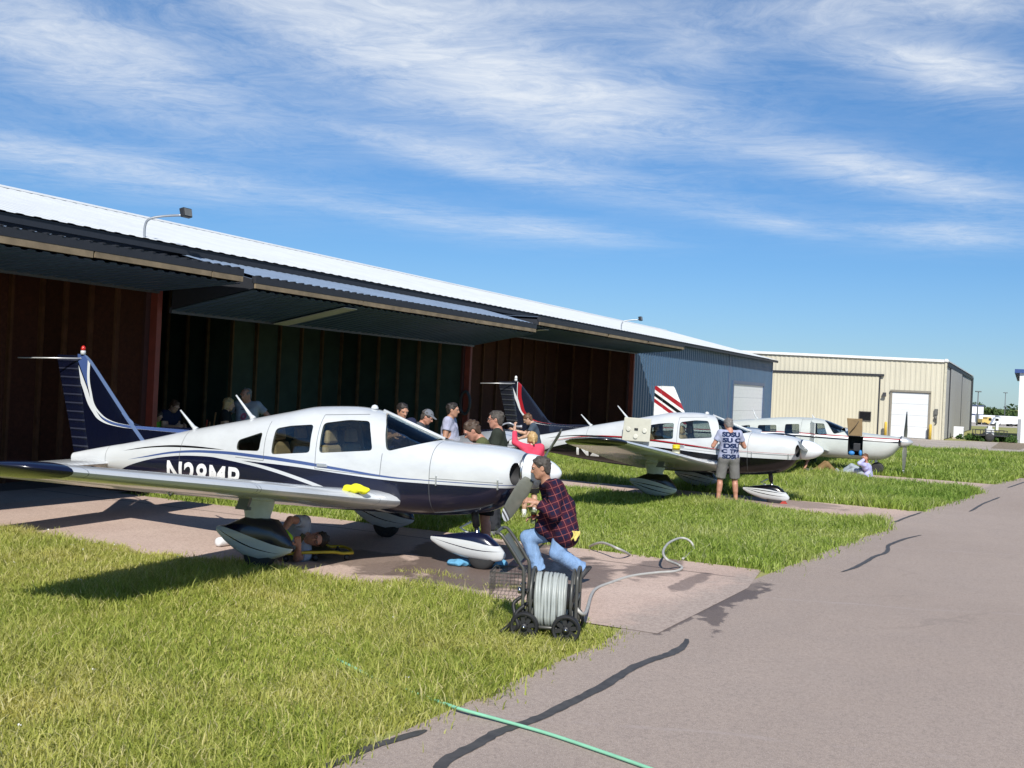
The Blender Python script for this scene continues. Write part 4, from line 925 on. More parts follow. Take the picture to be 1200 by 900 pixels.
mb = MB(); mb.box((52.3-S0,-.10,.02),(52.5-S0,.0,2.92)); mb.box((59.15-S0,-.10,.02),(59.35-S0,.0,2.92)); mb.box((52.5-S0,-.10,2.74),(59.15-S0,.0,2.92)); mb.build('door_frame', mat('blue_trim_dark', (.05,.09,.17), .45), od)
# header band over the door openings, its blue darkened to paint in shade
mb = MB(); mb.box((S0+.02-S0,.03,3.62),(37.65-S0,.10,4.2)); mb.build('header_wall', mat('header_shade_blue', (.03,.05,.09), .6), HO)
for s in (2.2,13.40,24.65,37.6):
    mb = MB(); mb.box((s-.055-S0,-.02,.02),(s+.055-S0,.14,4.1)); mb.build('post', REDP, HO, bevel=.006)
    mb = MB(); mb.box((s-.16-S0,.14,.02),(s+.16-S0,.20,4.1)); mb.build('jamb', mat('red_jamb_dark', (.05,.014,.01), .7), HO)
# partitions and linings inside each bay
def stud_wall(s0, s1, n, m, sm, z1=4.1, per=.61, seed=0, thick=.06):
    rg = random.Random(seed); mb = MB(); mb.box((s0-S0, -(n-HGN), .02),(s1-S0, -(n-HGN)+thick, z1)); w = mb.build('partition_wall', m, HO)
    mb = MB(); k = int((s1-s0)/per)
    for i in range(k+1):
        s = s0+(s1-s0)*i/k; ww = .05+rg.random()*.02; mb.box((s-ww/2-S0, -(n-HGN)-.09, .02),(s+ww/2-S0, -(n-HGN)-.002, z1))
    mb.build('studs', sm, w)
def side_wall(s, n0, n1, m, sm, z1=4.2):
    mb = MB(); mb.box((s-.04-S0, -(n0-HGN), .02),(s+.04-S0, -(n1-HGN), z1)); w = mb.build('partition_wall', m, HO)
    mb = MB(); k = int((n0-n1)/.61)
    for i in range(1, k):
        n = n0-(n0-n1)*i/k
        for q in (-.042,.042): mb.box((s+q-(.085 if q < 0 else 0)-S0, -(n-HGN)-.03, .02),(s+q+(.085 if q > 0 else 0)-S0, -(n-HGN)+.03, z1))
    mb.build('studs', sm, w)
stud_wall(2.3, 13.3, -16.2, OSB, STUD, 4.6, .62, 1); stud_wall(27.2, 37.5, -16.6, OSB, STUD, 4.6, .95, 2)
stud_wall(20.0, 26.4, -17.6, GREENW, STUD2, 4.9, .80, 3); stud_wall(13.5, 19.9, -25.5, DARKW, STUD2, 4.6, .9, 4)
side_wall(13.4, -13.65, -16.2, OSB, STUD); side_wall(24.65, -13.65, -17.6, GREENW, STUD2); side_wall(37.6, -13.6, -16.6, OSB, STUD); side_wall(20.0, -17.6, -25.5, GREENW, STUD2)
stud_wall(24.8, 27.3, -16.9, GREENW, STUD2, 4.7, .5, 6)
# bi-fold doors standing open as canopies
def fold_door(a, b, zh, zf, zi, nf, strip=None, seed=0):
    rg = random.Random(seed); D = empty('folding_door', (0,0,0)); D.parent = HO
    mb = MB(); ribs(lambda u, d, t: hl(u, HGN+.16+(nf-HGN-.16)*t, zh+(zf-zh)*t+.06+d*.4), 0, a, b, 0, 1, .225, .03, 0, mb); mb.add([hl(a,HGN+.16,zh),hl(b,HGN+.16,zh),hl(b,nf,zf),hl(a,nf,zf)], [(0,1,2,3)]); mb.build('upper_leaf', BLUE_SHEEN, D)
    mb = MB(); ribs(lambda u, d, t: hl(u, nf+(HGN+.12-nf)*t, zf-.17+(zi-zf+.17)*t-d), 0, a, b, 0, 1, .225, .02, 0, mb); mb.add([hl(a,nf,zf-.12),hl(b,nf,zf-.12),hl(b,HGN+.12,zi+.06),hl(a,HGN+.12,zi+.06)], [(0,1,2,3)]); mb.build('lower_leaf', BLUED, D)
    for s in (a, b-.05): mb = MB(); mb.hexa([hl(s,nf,zf-.15),hl(s+.05,nf,zf-.15),hl(s+.05,HGN+.14,zi+.01),hl(s,HGN+.14,zi+.01),hl(s,nf,zf),hl(s+.05,nf,zf),hl(s+.05,HGN+.14,zh),hl(s,HGN+.14,zh)]); mb.build('door_end', DKTRIM, D)
    # plank lengths along the fold, some stained and gapped
    mb = MB(); s = a
    while s < b-.2:
        e = min(b, s+rg.uniform(1.6,3.2)); mb.box((s+.01-S0, -(nf-HGN)-.05, zf-.15+rg.uniform(-.006,.006)),(e-rg.choice([.01,.02,.10])-S0, -(nf-HGN)-.012, zf-.065)); s = e
    mb.build('edge_board', PLANK, D)
    mb = MB(); k = int((b-a)/.225)
    mb.box((a-S0,-(nf-HGN)-.055,zf-.062),(b-S0,-(nf-HGN)+.03,zf+.055))  # dark box added for the shadowed band above the boards
    for i in range(k): s = a+(b-a)*(i+.3)/k; mb.box((s-S0,-(nf-HGN)-.065,zf+.057),(s+.05-S0,-(nf-HGN)+.03,zf+.072))
    mb.build('edge_shade_strip', DKTRIM, D)
    mb = MB(); mb.box((a-S0, -.15, zi-.05),(b-S0, -.09, zi+.05)); mb.build('bottom_rail', mat('rail_dark_grey', (.055,.06,.07), .5), D)
    if strip:
        s, w = strip; mb = MB(); f = lambda t: zf-.195+(zi-zf+.17)*t-.022; mb.hexa([hl(s,nf-.05,f(.03)-.012),hl(s+w,nf-.05,f(.03)-.012),hl(s+w,HGN+.2,f(.97)-.012),hl(s,HGN+.2,f(.97)-.012),hl(s,nf-.05,f(.03)),hl(s+w,nf-.05,f(.03)),hl(s+w,HGN+.2,f(.97)),hl(s,HGN+.2,f(.97))]); mb.build('pale_patch', mat('pale_panel', (.42,.42,.38), .6), D)
    return D
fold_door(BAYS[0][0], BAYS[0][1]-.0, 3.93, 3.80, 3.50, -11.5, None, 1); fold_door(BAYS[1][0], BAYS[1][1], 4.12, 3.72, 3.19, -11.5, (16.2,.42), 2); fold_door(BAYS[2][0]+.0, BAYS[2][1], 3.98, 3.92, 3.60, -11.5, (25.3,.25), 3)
for i, (px, s) in enumerate(((178,0),(740,0))):
    b = H(12.9,-13.25,4.30) if i == 0 else H(35.8,-13.25,4.30); o_ = hl(12.9,-13.3,4.32) if i == 0 else hl(35.8,-13.3,4.32)
    fl = empty('floodlight', (0,0,0)); fl.parent = HO
    gm = mat('galvanised_pipe', (.33,.35,.37), .4, .6)
    mb = MB(); mb.tube(spline([o_, o_+Vector((.0,0,.22)), o_+Vector((.03,-.06,.34)), o_+Vector((.14,-.25,.40)), o_+Vector((.27,-.55,.43))], 5), .02, 8); mb.box(*[tuple(o_+Vector(v)) for v in ((-.07,-.07,-.02),(.07,.07,.02))]); mb.build('arm', gm, fl)
    c = o_+Vector((.29,-.60,.47)); mb = MB(); mb.hexa([c+Vector(v)*.7 for v in ((-.14,-.10,-.09),(.14,-.10,-.09),(.14,.02,-.12),(-.14,.02,-.12),(-.14,-.06,.12),(.14,-.06,.12),(.14,.08,.09),(-.14,.08,.09))]); h_ = mb.build('lamp_head', mat('lamp_housing_black', (.016,.016,.018), .45), fl, bevel=.01)
    mb = MB(); mb.hexa([c+Vector(v)*.7 for v in ((-.12,-.105,-.07),(.12,-.105,-.07),(.12,-.10,-.07),(-.12,-.10,-.07),(-.12,-.072,.10),(.12,-.072,.10),(.12,-.066,.10),(-.12,-.066,.10))]); mb.build('lens', mat('lamp_lens', (.16,.16,.15), .3), h_)
# ------------------------------------------------------------------ cream hangar, white hangar and the far side of the field
def frame(o_s, o_n): return lambda s, n, z: Vector((s-o_s, -(n-o_n), z))
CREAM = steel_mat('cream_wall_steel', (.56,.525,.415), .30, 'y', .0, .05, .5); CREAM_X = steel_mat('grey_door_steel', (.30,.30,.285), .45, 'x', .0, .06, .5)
CH = empty('hangar', H(69.5,-4.5), HROT); tag(CH, 'cream metal hangar with white overhead door standing beyond the airplanes', 'hangar'); q = frame(69.5,-4.5)
zc = lambda n: 4.83+.016*(-4.5-n)
mb = MB(); ribs(lambda u, d, t: q(69.5-d, -4.5-u, t*zc(-4.5-u)), 0, 0, 20, 0, 1, .30, .02, 0, mb); w = mb.build('front_wall', CREAM, CH)
mb = MB(); mb.box(tuple(q(69.32,-4.42,4.84)),tuple(q(69.6,-4.6,5.0))); mb.hexa([q(69.36,-4.4,4.80),q(69.56,-4.4,4.80),q(69.56,-24.5,5.13),q(69.36,-24.5,5.13),q(69.36,-4.4,4.96),q(69.56,-4.4,4.96),q(69.56,-24.5,5.29),q(69.36,-24.5,5.29)]); mb.build('roof_trim', mat('white_trim', (.72,.72,.70), .5), w)
mb = MB(); mb.hexa([q(69.5,-4.4,4.86),q(104,-4.4,4.86),q(104,-24.5,5.18),q(69.5,-24.5,5.18),q(69.5,-4.4,4.94),q(104,-4.4,4.94),q(104,-24.5,5.26),q(69.5,-24.5,5.26)]); mb.build('roof', ROOFM, CH)
mb = MB(); mb.box(tuple(q(69.6,-4.62,0)),tuple(q(104,-4.7,4.8))); sw = mb.build('side_wall', mat('wall_shade_grey', (.33,.33,.31), .6), CH)  # cream building's side wall, its shade put into the grey colour
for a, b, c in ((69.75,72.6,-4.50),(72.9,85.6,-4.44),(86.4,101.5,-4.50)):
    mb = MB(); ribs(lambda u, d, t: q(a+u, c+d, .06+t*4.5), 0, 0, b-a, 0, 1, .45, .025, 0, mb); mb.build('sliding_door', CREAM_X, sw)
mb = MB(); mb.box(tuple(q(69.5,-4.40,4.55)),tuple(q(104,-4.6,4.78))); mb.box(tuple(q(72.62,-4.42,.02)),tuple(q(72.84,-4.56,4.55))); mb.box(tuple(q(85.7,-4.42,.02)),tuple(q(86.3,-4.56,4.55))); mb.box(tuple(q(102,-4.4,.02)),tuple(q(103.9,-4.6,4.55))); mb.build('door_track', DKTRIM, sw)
mb = MB(); mb.box(tuple(q(69.42,-4.46,0)),tuple(q(69.52,-4.60,4.8))); mb.build('corner_trim', mat('cream_trim', (.50,.47,.36), .5), w)
# big sliding door on the front with its track
mb = MB(); ribs(lambda u, d, t: q(69.36-d, -8.38-u, .05+t*3.75), 0, 0, 11, 0, 1, .22, .015, 0, mb); sd = mb.build('sliding_door', steel_mat('cream_door_steel', (.55,.515,.395), .3, 'y', 0, .04, .5), CH)
mb = MB(); mb.box(tuple(q(69.28,-8.1,3.80)),tuple(q(69.44,-19.5,3.93))); mb.box(tuple(q(69.33,-8.30,.05)),tuple(q(69.40,-8.38,3.8))); mb.build('door_track', DKTRIM, sd)
mb = MB(); mb.box(tuple(q(69.31,-8.80,.98)),tuple(q(69.37,-9.45,1.48))); wn = mb.build('window', mat('dark_pane', (.012,.012,.014), .15), sd)
mb = MB(); d_ = lambda a, b, c, e: mb.box(tuple(q(69.28,a,c)),tuple(q(69.335,b,e))); d_(-8.76,-9.49,.93,.98); d_(-8.76,-9.49,1.48,1.53); d_(-8.76,-8.80,.98,1.48); d_(-9.45,-9.49,.98,1.48); mb.build('window_frame', mat('dark_frame', (.06,.055,.05), .5), wn)
mb = MB()
for i in range(4):
    a = .04+i*.70; mb.box(tuple(q(69.40,-5.42,a)),tuple(q(69.45,-7.56,a+.69)))
    mb.box(tuple(q(69.393,-5.46,a+.33)),tuple(q(69.401,-7.5,a+.35)))
od = mb.build('overhead_door', mat('overhead_door_bright', (.64,.66,.67), .4, var=.03), CH)
mb = MB(); mb.box(tuple(q(69.36,-5.30,0)),tuple(q(69.44,-5.42,2.95))); mb.box(tuple(q(69.36,-7.56,0)),tuple(q(69.44,-7.68,2.95))); mb.box(tuple(q(69.30,-5.30,2.86)),tuple(q(69.46,-7.68,2.98))); mb.build('door_frame', mat('frame_brown', (.22,.20,.16), .6), od)
mb = MB(); mb.box(tuple(q(69.25,-7.93,2.58)),tuple(q(69.47,-8.12,2.78))); mb.box(tuple(q(69.20,-7.90,2.54)),tuple(q(69.30,-8.15,2.60))); mb.build('wall_lamp', mat('lamp_housing', (.05,.05,.055), .45), CH, bevel=.01)
mb = MB(); mb.box(tuple(q(69.34,-4.86,1.55)),tuple(q(69.46,-5.06,1.9))); mb.tube([q(69.40,-4.92,1.55), q(69.40,-4.92,1.0), q(69.42,-5.02,.95)], .03, 6); mb.tube([q(69.40,-5.02,1.55), q(69.38,-5.02,1.25), q(69.40,-4.95,1.1)], .025, 6); mb.ell(q(69.36,-4.98,1.35), (.09,.09,.12), 10, 8); mb.build('gas_meter', mat('meter_grey', (.11,.11,.10), .5), CH)
YEL = mat('bollard_yellow', (.62,.42,.06), .5)
for n, lab in ((-7.82,'yellow bollard at left of the bright overhead door'),(-5.22,'yellow bollard at right of the bright overhead door')):
    mb = MB(); p = H(69.0, n); fr = lambda x, y, z: p+Vector((y, z, x)); mb.lathe([(0,.085),(.88,.085),(.93,.07),(.955,.03),(.96,.003)], 20, 0, fr); tag(mb.build('bollard', YEL), lab, 'bollard', 'bollards guarding the overhead door')
WB = empty('hangar', H(73.6,-.45), HROT); tag(WB, 'white metal hangar with blue roof trim at the far right', 'hangar'); q = frame(73.6,-.45)
WSTL = steel_mat('white_wall_steel', (.78,.79,.80), .3, 'y', 0, .04, .5)
mb = MB(); ribs(lambda u, d, t: q(73.6-d, -.45+u, t*4.45), 0, 0, 15, 0, 1, .3, .02, 0, mb); w = mb.build('front_wall', WSTL, WB)
mb = MB(); mb.box(tuple(q(73.62,-.42,0)),tuple(q(96,-.30,4.45))); mb.build('side_wall', WSTL, WB)
mb = MB(); mb.hexa([q(73.4,-.75,4.42),q(96,-.75,4.42),q(96,14.8,4.42),q(73.4,14.8,4.42),q(73.4,-.75,4.66),q(96,-.75,4.66),q(96,14.8,4.66),q(73.4,14.8,4.66)]); mb.build('roof', mat('blue_roof_trim', (.03,.07,.22), .5), WB)
mb = MB(); mb.box(tuple(q(73.5,-.44,0)),tuple(q(73.56,-.25,1.5))); mb.build('corner_guard', mat('guard_grey', (.30,.31,.33), .5), w)

def gz(Y): t = min(1, max(0, (Y-85)/200)); return -2.7*t*t*(3-2*t)
def far_at(px, Y, z=0): p = at(px, 470, Y); return Vector((p.x, Y, gz(Y)+z))
# terrain falls away gently beyond the hangars
g_ = bpy.data.objects['ground']; bm = bmesh.new(); ys = [-60,0,40,84]+[84+i*10 for i in range(1,21)]+[320,500,900,FAR]; xs = [-FAR,-600,-200,-60,0,60,200,600,FAR]
grid = [[bm.verts.new((x, y, gz(y))) for x in xs] for y in ys]
for i in range(len(ys)-1):
    for j in range(len(xs)-1): bm.faces.new((grid[i][j],grid[i][j+1],grid[i+1][j+1],grid[i+1][j]))
bm.to_mesh(g_.data); bm.free()
fw_ = mat('pale_paint', (.74,.75,.77), .5); nv_ = mat('navy_trim', (.03,.05,.12), .5)
p = far_at(1141, 300); B = empty('building', p, -R(20)); tag(B, 'small distant white building with dark blue bands beside the cream hangar', 'building')
mb = MB(); mb.box((-6,-4,0),(2.4,4,4.9)); mb.build('wall', fw_, B); mb = MB(); mb.box((-6.2,-4.2,4.9),(2.6,4.2,5.25)); mb.build('roof', nv_, B)
mb = MB(); mb.box((-6.05,-4.05,2.3),(2.45,4.05,2.7)); mb.build('band', nv_, B)
for px, Y, hh, lab in ((1146,205,6.7,'dark light pole in front of the distant white building'),(1178,300,9.0,'tall thin light pole rising over the distant trees')):
    p = far_at(px, Y); LP = empty('light_pole', p); tag(LP, lab, 'light pole', 'light poles across the field'); pm = mat('pole_grey', (.10,.11,.12), .5)
    mb = MB(); mb.tube([(0,0,0),(0,0,hh*.5),(0,0,hh)], [.16,.13,.10], 8); mb.build('pole', pm, LP); mb = MB(); mb.box((-.55,-.2,hh),(.55,.2,hh+.22)); mb.build('lamp_head', pm, LP, bevel=.03)
def truck(px, Y, ln, hb, lab, rz, cab=True, col=None):
    T = empty('truck', far_at(px, Y), rz); tag(T, lab, 'truck', 'vehicles parked across the field'); col = col or fw_
    mb = MB(); mb.box((-ln/2,-1.1,.75),(ln/2-(1.9 if cab else 0),1.1,.75+hb)); mb.build('cargo_box', col, T, bevel=.05)
    if cab:
        mb = MB(); x = ln/2-1.85; mb.hexa([(x,-1,.55),(x+1.85,-1,.55),(x+1.85,1,.55),(x,1,.55),(x,-.95,2.2),(x+1.0,-.95,2.2),(x+1.0,.95,2.2),(x,.95,2.2)]); cb = mb.build('cab', col, T, bevel=.08)
        mb = MB(); mb.box((x+.3,-1.02,1.35),(x+1.1,1.02,1.95)); mb.build('window', mat('dark_pane', (.012,.012,.014), .15), cb)
    for xx in ((-ln*.3, ln*.33) if cab else (-ln*.1, ln*.12)):
        for yy in (-1,1):
            mb = MB(); mb.lathe([(-.13,.2),(-.13,.42),(-.05,.46),(.05,.46),(.13,.42),(.13,.2)], 18, 0, lambda a, b, c: Vector((xx+b, yy+a, .46+c))); mb.build('wheel', RUBBER, T)
truck(1160, 270, 6.5, 1.9, 'white box truck parked near the distant white building', .1); truck(1176, 255, 5.5, 1.7, 'white box truck parked under the tall thin light pole', 3.0); truck(1190, 262, 9, 1.9, 'long white trailer parked beside the white hangar corner', .05, False)
truck(1156, 262, 3.4, .9, 'low yellow truck parked behind the distant white truck', .2, True, mat('machine_yellow', (.60,.44,.14), .5))
# utility trailer, air unit, marker post
UT = empty('utility_trailer', H(72.6,-2.0), HROT+R(-78)); tag(UT, 'black flat utility trailer standing among weeds by the cream hangar', 'trailer'); bk = mat('trailer_black', (.018,.018,.02), .6)
mb = MB(); mb.box((-.95,-.5,.36),(.95,.5,.42)); mb.bar((.95,0,.38),(1.5,0,.36),.06,.06); mb.build('bed', bk, UT)
mb = MB()
for x in (-.92,-.45,0,.45,.92):
    for y in (-.47,.47): mb.bar((x,y,.42),(x,y,.72),.04,.04)
for y in (-.47,.47): mb.bar((-.95,y,.72),(.95,y,.72),.04,.04); 
mb.build('rail', bk, UT)
for y in (-.58,.58):
    mb = MB(); mb.lathe([(-.09,.1),(-.09,.24),(-.03,.27),(.03,.27),(.09,.24),(.09,.1)], 18, 0, lambda a, b, c: Vector((-.1+b, y+a, .27+c))); mb.build('wheel', RUBBER, UT)
mb = MB(); mb.box((-.25,-.3,.42),(.2,.3,.82)); mb.box((-.15,-.2,.82),(.1,.2,.98)); mb.build('load_box', mat('box_pale', (.55,.56,.55), .6), UT, bevel=.02)
AC_ = empty('air_conditioner', H(74.5,-3.9), HROT); tag(AC_, 'white air conditioning unit beside the cream hangar wall', 'air conditioner')
mb = MB(); mb.box((-.35,-.3,.08),(.35,.3,.80)); c_ = mb.build('casing', fw_, AC_, bevel=.02)
mb = MB()
for i in range(9): mb.box((-.30,-.312,.14+i*.07),(.30,-.303,.17+i*.07))
mb.build('grille', mat('grille_grey', (.2,.2,.2), .5), c_); mb = MB(); mb.box((-.4,-.35,0.0),(.4,.35,.08)); mb.build('base_pad', OLDM, AC_)
mb = MB(); p = gr(1168,504); mb.box((p.x-.11,p.y-.1,0),(p.x+.11,p.y+.1,.78)); mb.hexa([(p.x-.11,p.y-.1,.78),(p.x+.11,p.y-.1,.78),(p.x+.11,p.y+.1,.78),(p.x-.11,p.y+.1,.78),(p.x-.05,p.y-.04,.86),(p.x+.05,p.y-.04,.86),(p.x+.05,p.y+.04,.86),(p.x-.05,p.y+.04,.86)]); tag(mb.build('marker_post', fw_), 'white marker post standing in the field beyond the black trailer', 'post')
# weeds round the trailer and the hangar corner; far wood
def leaf_mat(name, a, b):
    t = NT(name); x, y, _ = t.sep(t.n('ShaderNodeUVMap').outputs[0]); t.col(t.ramp(x, [(0,a),(1,b)])); return t.set(.7, spec=.2)
def leaf_cloud(name, blobs, per, size, m, label, kind=None, cat=None, parent=None, seed=3):
    rg = np.random.default_rng(seed); Vs = []; uv = []; n = 0
    for (c, r) in blobs:
        d = rg.normal(size=(per,3)); d /= np.linalg.norm(d, axis=1)[:,None]; P = np.array(c)+d*np.array(r)*(rg.random((per,1))**.45)
        P = P[P[:,2] > -5]; a = rg.normal(size=(len(P),3)); a /= np.linalg.norm(a, axis=1)[:,None]; b = np.cross(a, rg.normal(size=(len(P),3))); b /= np.linalg.norm(b, axis=1)[:,None]; sz = size*(.5+rg.random((len(P),1)))
        Vs.append(np.stack([P-a*sz-b*sz*.6, P+a*sz-b*sz*.6, P+a*sz+b*sz*.6, P-a*sz+b*sz*.6],1).reshape(-1,3)); t = rg.random(len(P)); uv.append(np.repeat(t,4)); n += len(P)
    V = np.concatenate(Vs); F = np.arange(n*4).reshape(-1,4); U = np.concatenate(uv); ob = np_mesh(name, [(V,F,0)], [m], parent, False, np.stack([U,U],1)); tag(ob, label, cat, None, kind); return ob
# clover flowers and broad-leaved weeds in the near grass
rgw = np.random.default_rng(21); fl = []
for i in range(2200):
    s = rgw.uniform(3.6,9.3); n = rgw.uniform(-12,-3.4)
    if n > edge_n(s)-.15: continue
    if rgw.random() < .016: fl.append((H(s,n,.085+.03*rgw.random()), (.02,.02,.008)))
leaf_cloud('clover_flowers', fl, 5, .0055, mat('flower_white', (.75,.74,.70), .8), 'tiny white clover flowers scattered in the near grass', 'stuff', seed=8)
bl = []
rg_ = np.random.default_rng(5)
for i in range(46): s = 72.2+rg_.random()*2.2; n = -3.8+rg_.random()*3.2; c = H(s,n,.12+.1*rg_.random()); bl.append((c, (.28,.28,.16+.16*rg_.random())))
leaf_cloud('weeds', bl, 60, .05, leaf_mat('weed_leaves', (.02,.055,.012), (.07,.13,.025)), 'low dark green weeds round the black trailer', 'stuff')
bl = []
for i in range(90): X = -60+rg_.random()*330; Y = 372+rg_.random()*50; hh = 2.6+rg_.random()*2.8; bl.append(((X,Y,gz(Y)+hh*.62),(3.2+rg_.random()*3,3.5,hh*.62)))
leaf_cloud('trees', bl, 260, .42, leaf_mat('wood_leaves', (.025,.05,.018), (.075,.115,.035)), 'distant dark green wood along the edge of the field', 'stuff')
sheet('road', [(-200,150),(400,150),(400,156),(-200,156)], 0, mat('gravel_road', (.42,.38,.33), .95)).location.z = gz(153)+.06
sheet('yard', [(30,238),(160,238),(160,300),(30,300)], 0, mat('gravel_road', (.42,.38,.33), .95)).location.z = gz(262)+.25
# ------------------------------------------------------------------ the three airplanes
NAVY = (.0055,.0075,.026); BLUE2 = (.05,.085,.22); BLK = (.004,.004,.005); REDC = (.30,.015,.022); WH = (.55,.57,.58)
def off(c, d): return [(u, z+d) for u, z in c]
NTOP = [(.2,1.02),(1.0,1.015),(1.4,1.012),(1.84,1.015),(2.5,1.048),(3.1,1.083),(3.7,1.095),(4.1,1.095),(4.6,1.10),(5.2,1.05),(5.75,.93),(6.1,.80),(6.5,.55),(7.5,.3)]
BMID = [(.2,1.052),(1.0,1.05),(1.4,1.05),(1.84,1.052),(2.52,1.10),(3.11,1.142),(3.72,1.165),(4.34,1.168),(5.0,1.125),(5.7,1.0),(6.2,.90)]
BW = [(.2,.004),(1.0,.005),(1.4,.005),(1.84,.010),(2.52,.016),(3.11,.020),(3.72,.020),(4.34,.018),(5.0,.014),(5.7,.006),(6.2,-.01)]
band = lambda c, w, sgn: [(c[i][0], c[i][1]+sgn*w[i][1]) for i in range(len(c))]
WB_ = [(2.3,.72),(2.6,.82),(3.07,.945),(3.55,1.035),(3.9,1.075),(4.3,1.105),(4.8,1.12)]
WW = [(2.3,.02),(2.6,.021),(3.07,.022),(3.55,.020),(3.9,.016),(4.3,.012),(4.8,-.01)]
ARC = [(4.0,1.20),(4.5,1.205),(5.0,1.195),(5.4,1.165),(5.9,1.09),(6.3,1.0)]; AW = [(4.0,-.01),(4.5,.008),(5.0,.013),(5.4,.010),(5.9,.004),(6.3,-.01)]
zero = [(0,0),(9,0)]
L1 = [(7.03,2.19),(6.86,1.89),(6.66,1.56),(6.47,1.42),(6.2,1.37),(5.9,1.355)]; L2 = [(6.81,2.19),(6.76,1.84),(6.59,1.55),(6.35,1.435),(6.05,1.40),(5.7,1.39)]
def sw(c, du): return [(u+du, z) for u, z in c]
LE_ = [(6.88,2.36),(6.64,2.1),(6.37,1.8),(6.115,1.52),(6.0,1.40)]
def hfin(c): return [(u, z) for u, z in sorted(c, key=lambda p: p[1])]
SHELL = shell(FUS, .385, 7.0, (1.46, 4.35), [W_FRONT, W_REAR, W_SMALL], WSH, INLETS, WHT)
P_N1 = paint('white_navy_paint', WH, [(NAVY, zero, NTOP), (WH, band(WB_,WW,-1), band(WB_,WW,1)), (BLUE2, band(BMID,BW,-1), band(BMID,BW,1)), (BLK, band(ARC,AW,-1), band(ARC,AW,1))], lines=PANEL)
P_N2 = paint('white_black_paint', WH, [(BLK, zero, off(NTOP,-.02)), (WH, band(off(WB_,-.05),WW,-.7), band(off(WB_,-.05),WW,.7)), (BLK, band(off(BMID,.035),BW,-.5), band(off(BMID,.035),BW,.7)), (REDC, band(off(BMID,.06),BW,-.9), band(off(BMID,.06),BW,.5)), (BLK, band(ARC,AW,-1), band(ARC,AW,1))], lines=PANEL, coat=.15, spec=.35)
FIN1 = paint('navy_fin_paint', (.0028,.004,.013), (), [(WH, hfin(sw(L1,-.03)), hfin(sw(L1,.05))), (BLUE2, hfin(sw(L2,.02)), hfin(sw(L1,-.05))), (WH, hfin(sw(L2,-.02)), hfin(sw(L2,.024))), ((.09,.135,.25), hfin(sw(LE_,-.02)), hfin(sw(LE_,.055)))], coat=.15)
RUD1 = wing_paint('navy_rudder_paint', NAVY, 6.3, 7.0); 
FIN2 = paint('black_fin_paint', (.010,.012,.022), (), [(WH, hfin(sw(L1,-.03)), hfin(sw(L1,.05))), (REDC, hfin(sw(L2,-.04)), hfin(sw(L2,.05))), (WH, hfin(sw(L2,.06)), hfin(sw(L2,.075)))], coat=.5)
def rudder_paint(name, c):
    t = NT(name); x, y, z = t.sep(t.co('Object')); fr = t.math('FRACT', t.math('MULTIPLY', z, 8.5)); m = t.math('LESS_THAN', fr, .16); t.col(t.mix(t.math('MULTIPLY', m, .8), c, tuple(min(1, k*3+.03) for k in c))); t.bump(t.math('SINE', t.math('MULTIPLY', z, 53.4)), .5, .01); return t.set(.25, coat=.4)
RUDDER = {FIN1.name: rudder_paint('navy_rudder', (.0028,.004,.013)), FIN2.name: rudder_paint('black_rudder', (.010,.011,.016))}
WP = wing_paint('white_wing_paint', WH, 2.1, 3.66); NAVG = paint('navy_gloss', NAVY); BLKG = paint('black_gloss', (.010,.010,.013))
SP1 = paint('spat_white_navy', WH, [(NAVY, [(0,.33),(.55,.30),(.7,.30),(1.0,.34),(1.54,.335),(2.4,.27),(2.55,.29),(2.9,.37),(3.3,.445),(3.5,.452)], [(0,2),(9,2)]), (NAVY, [(.6,.24),(.9,.235),(1.2,.27),(1.5,.32)], [(.6,.24),(.9,.247),(1.2,.28),(1.5,.32)]), (NAVY, [(2.6,.22),(2.9,.25),(3.2,.33),(3.45,.42)], [(2.6,.22),(2.9,.262),(3.2,.345),(3.45,.42)])])
SP2 = paint('spat_white_black', WH, [(BLK, [(0,.34),(.55,.30),(.7,.30),(1.0,.34),(1.54,.335),(2.4,.30),(2.55,.33),(2.9,.43),(3.3,.475),(3.5,.452)], [(0,2),(9,2)])] + [(BLK, [(.6,a-.01),(1.1,a+.02),(1.5,.32)], [(.6,a-.01),(1.1,a+.036),(1.5,.32)]) for a in (.22,.28)] + [(BLK, [(2.5,a),(3.0,a+.07),(3.5,.40)], [(2.5,a),(3.0,a+.088),(3.5,.40)]) for a in (.20,.28)])
SPINW = mat('spinner_white', (.66,.69,.71), .22, coat=.6, var=.03)
BEAC_R = mat('beacon_red', (.45,.02,.015), .2); BEAC_W = mat('beacon_clear', (.7,.7,.7), .2)
def place(o, P): o.location = (P[0], P[1], P[3] if len(P) > 3 else 0); o.rotation_euler = (0,0,-P[2])
PA = (.561,12.005,.358,0); PB = (6.302,21.159,.458,-.055); PC = (11.9,31.0,.457,0)
def PW(P, u, v, z): c, s = math.cos(P[2]), math.sin(P[2]); return Vector((P[0]-u*c-v*s, P[1]+u*s-v*c, z+(P[3] if len(P) > 3 else 0)))
A1 = light_plane('white and navy low wing airplane with a plaid shirted man at its propeller', 'airplanes parked in a row on the grass', P_N1, FIN1, WP, NAVG, SP1, SPINW, 'N28MP', 25, BEAC_R, mat('letter_white', (.82,.83,.84), .35), 1.05); place(A1, PA)
A2 = light_plane('white and black low wing airplane with red pinstripe and its baggage door open', 'airplanes parked in a row on the grass', P_N2, FIN2, WP, BLKG, SP2, SPINW, 'N2881', -9, BEAC_W, mat('letter_white', (.82,.83,.84), .35), .96, 1.05); place(A2, PB)
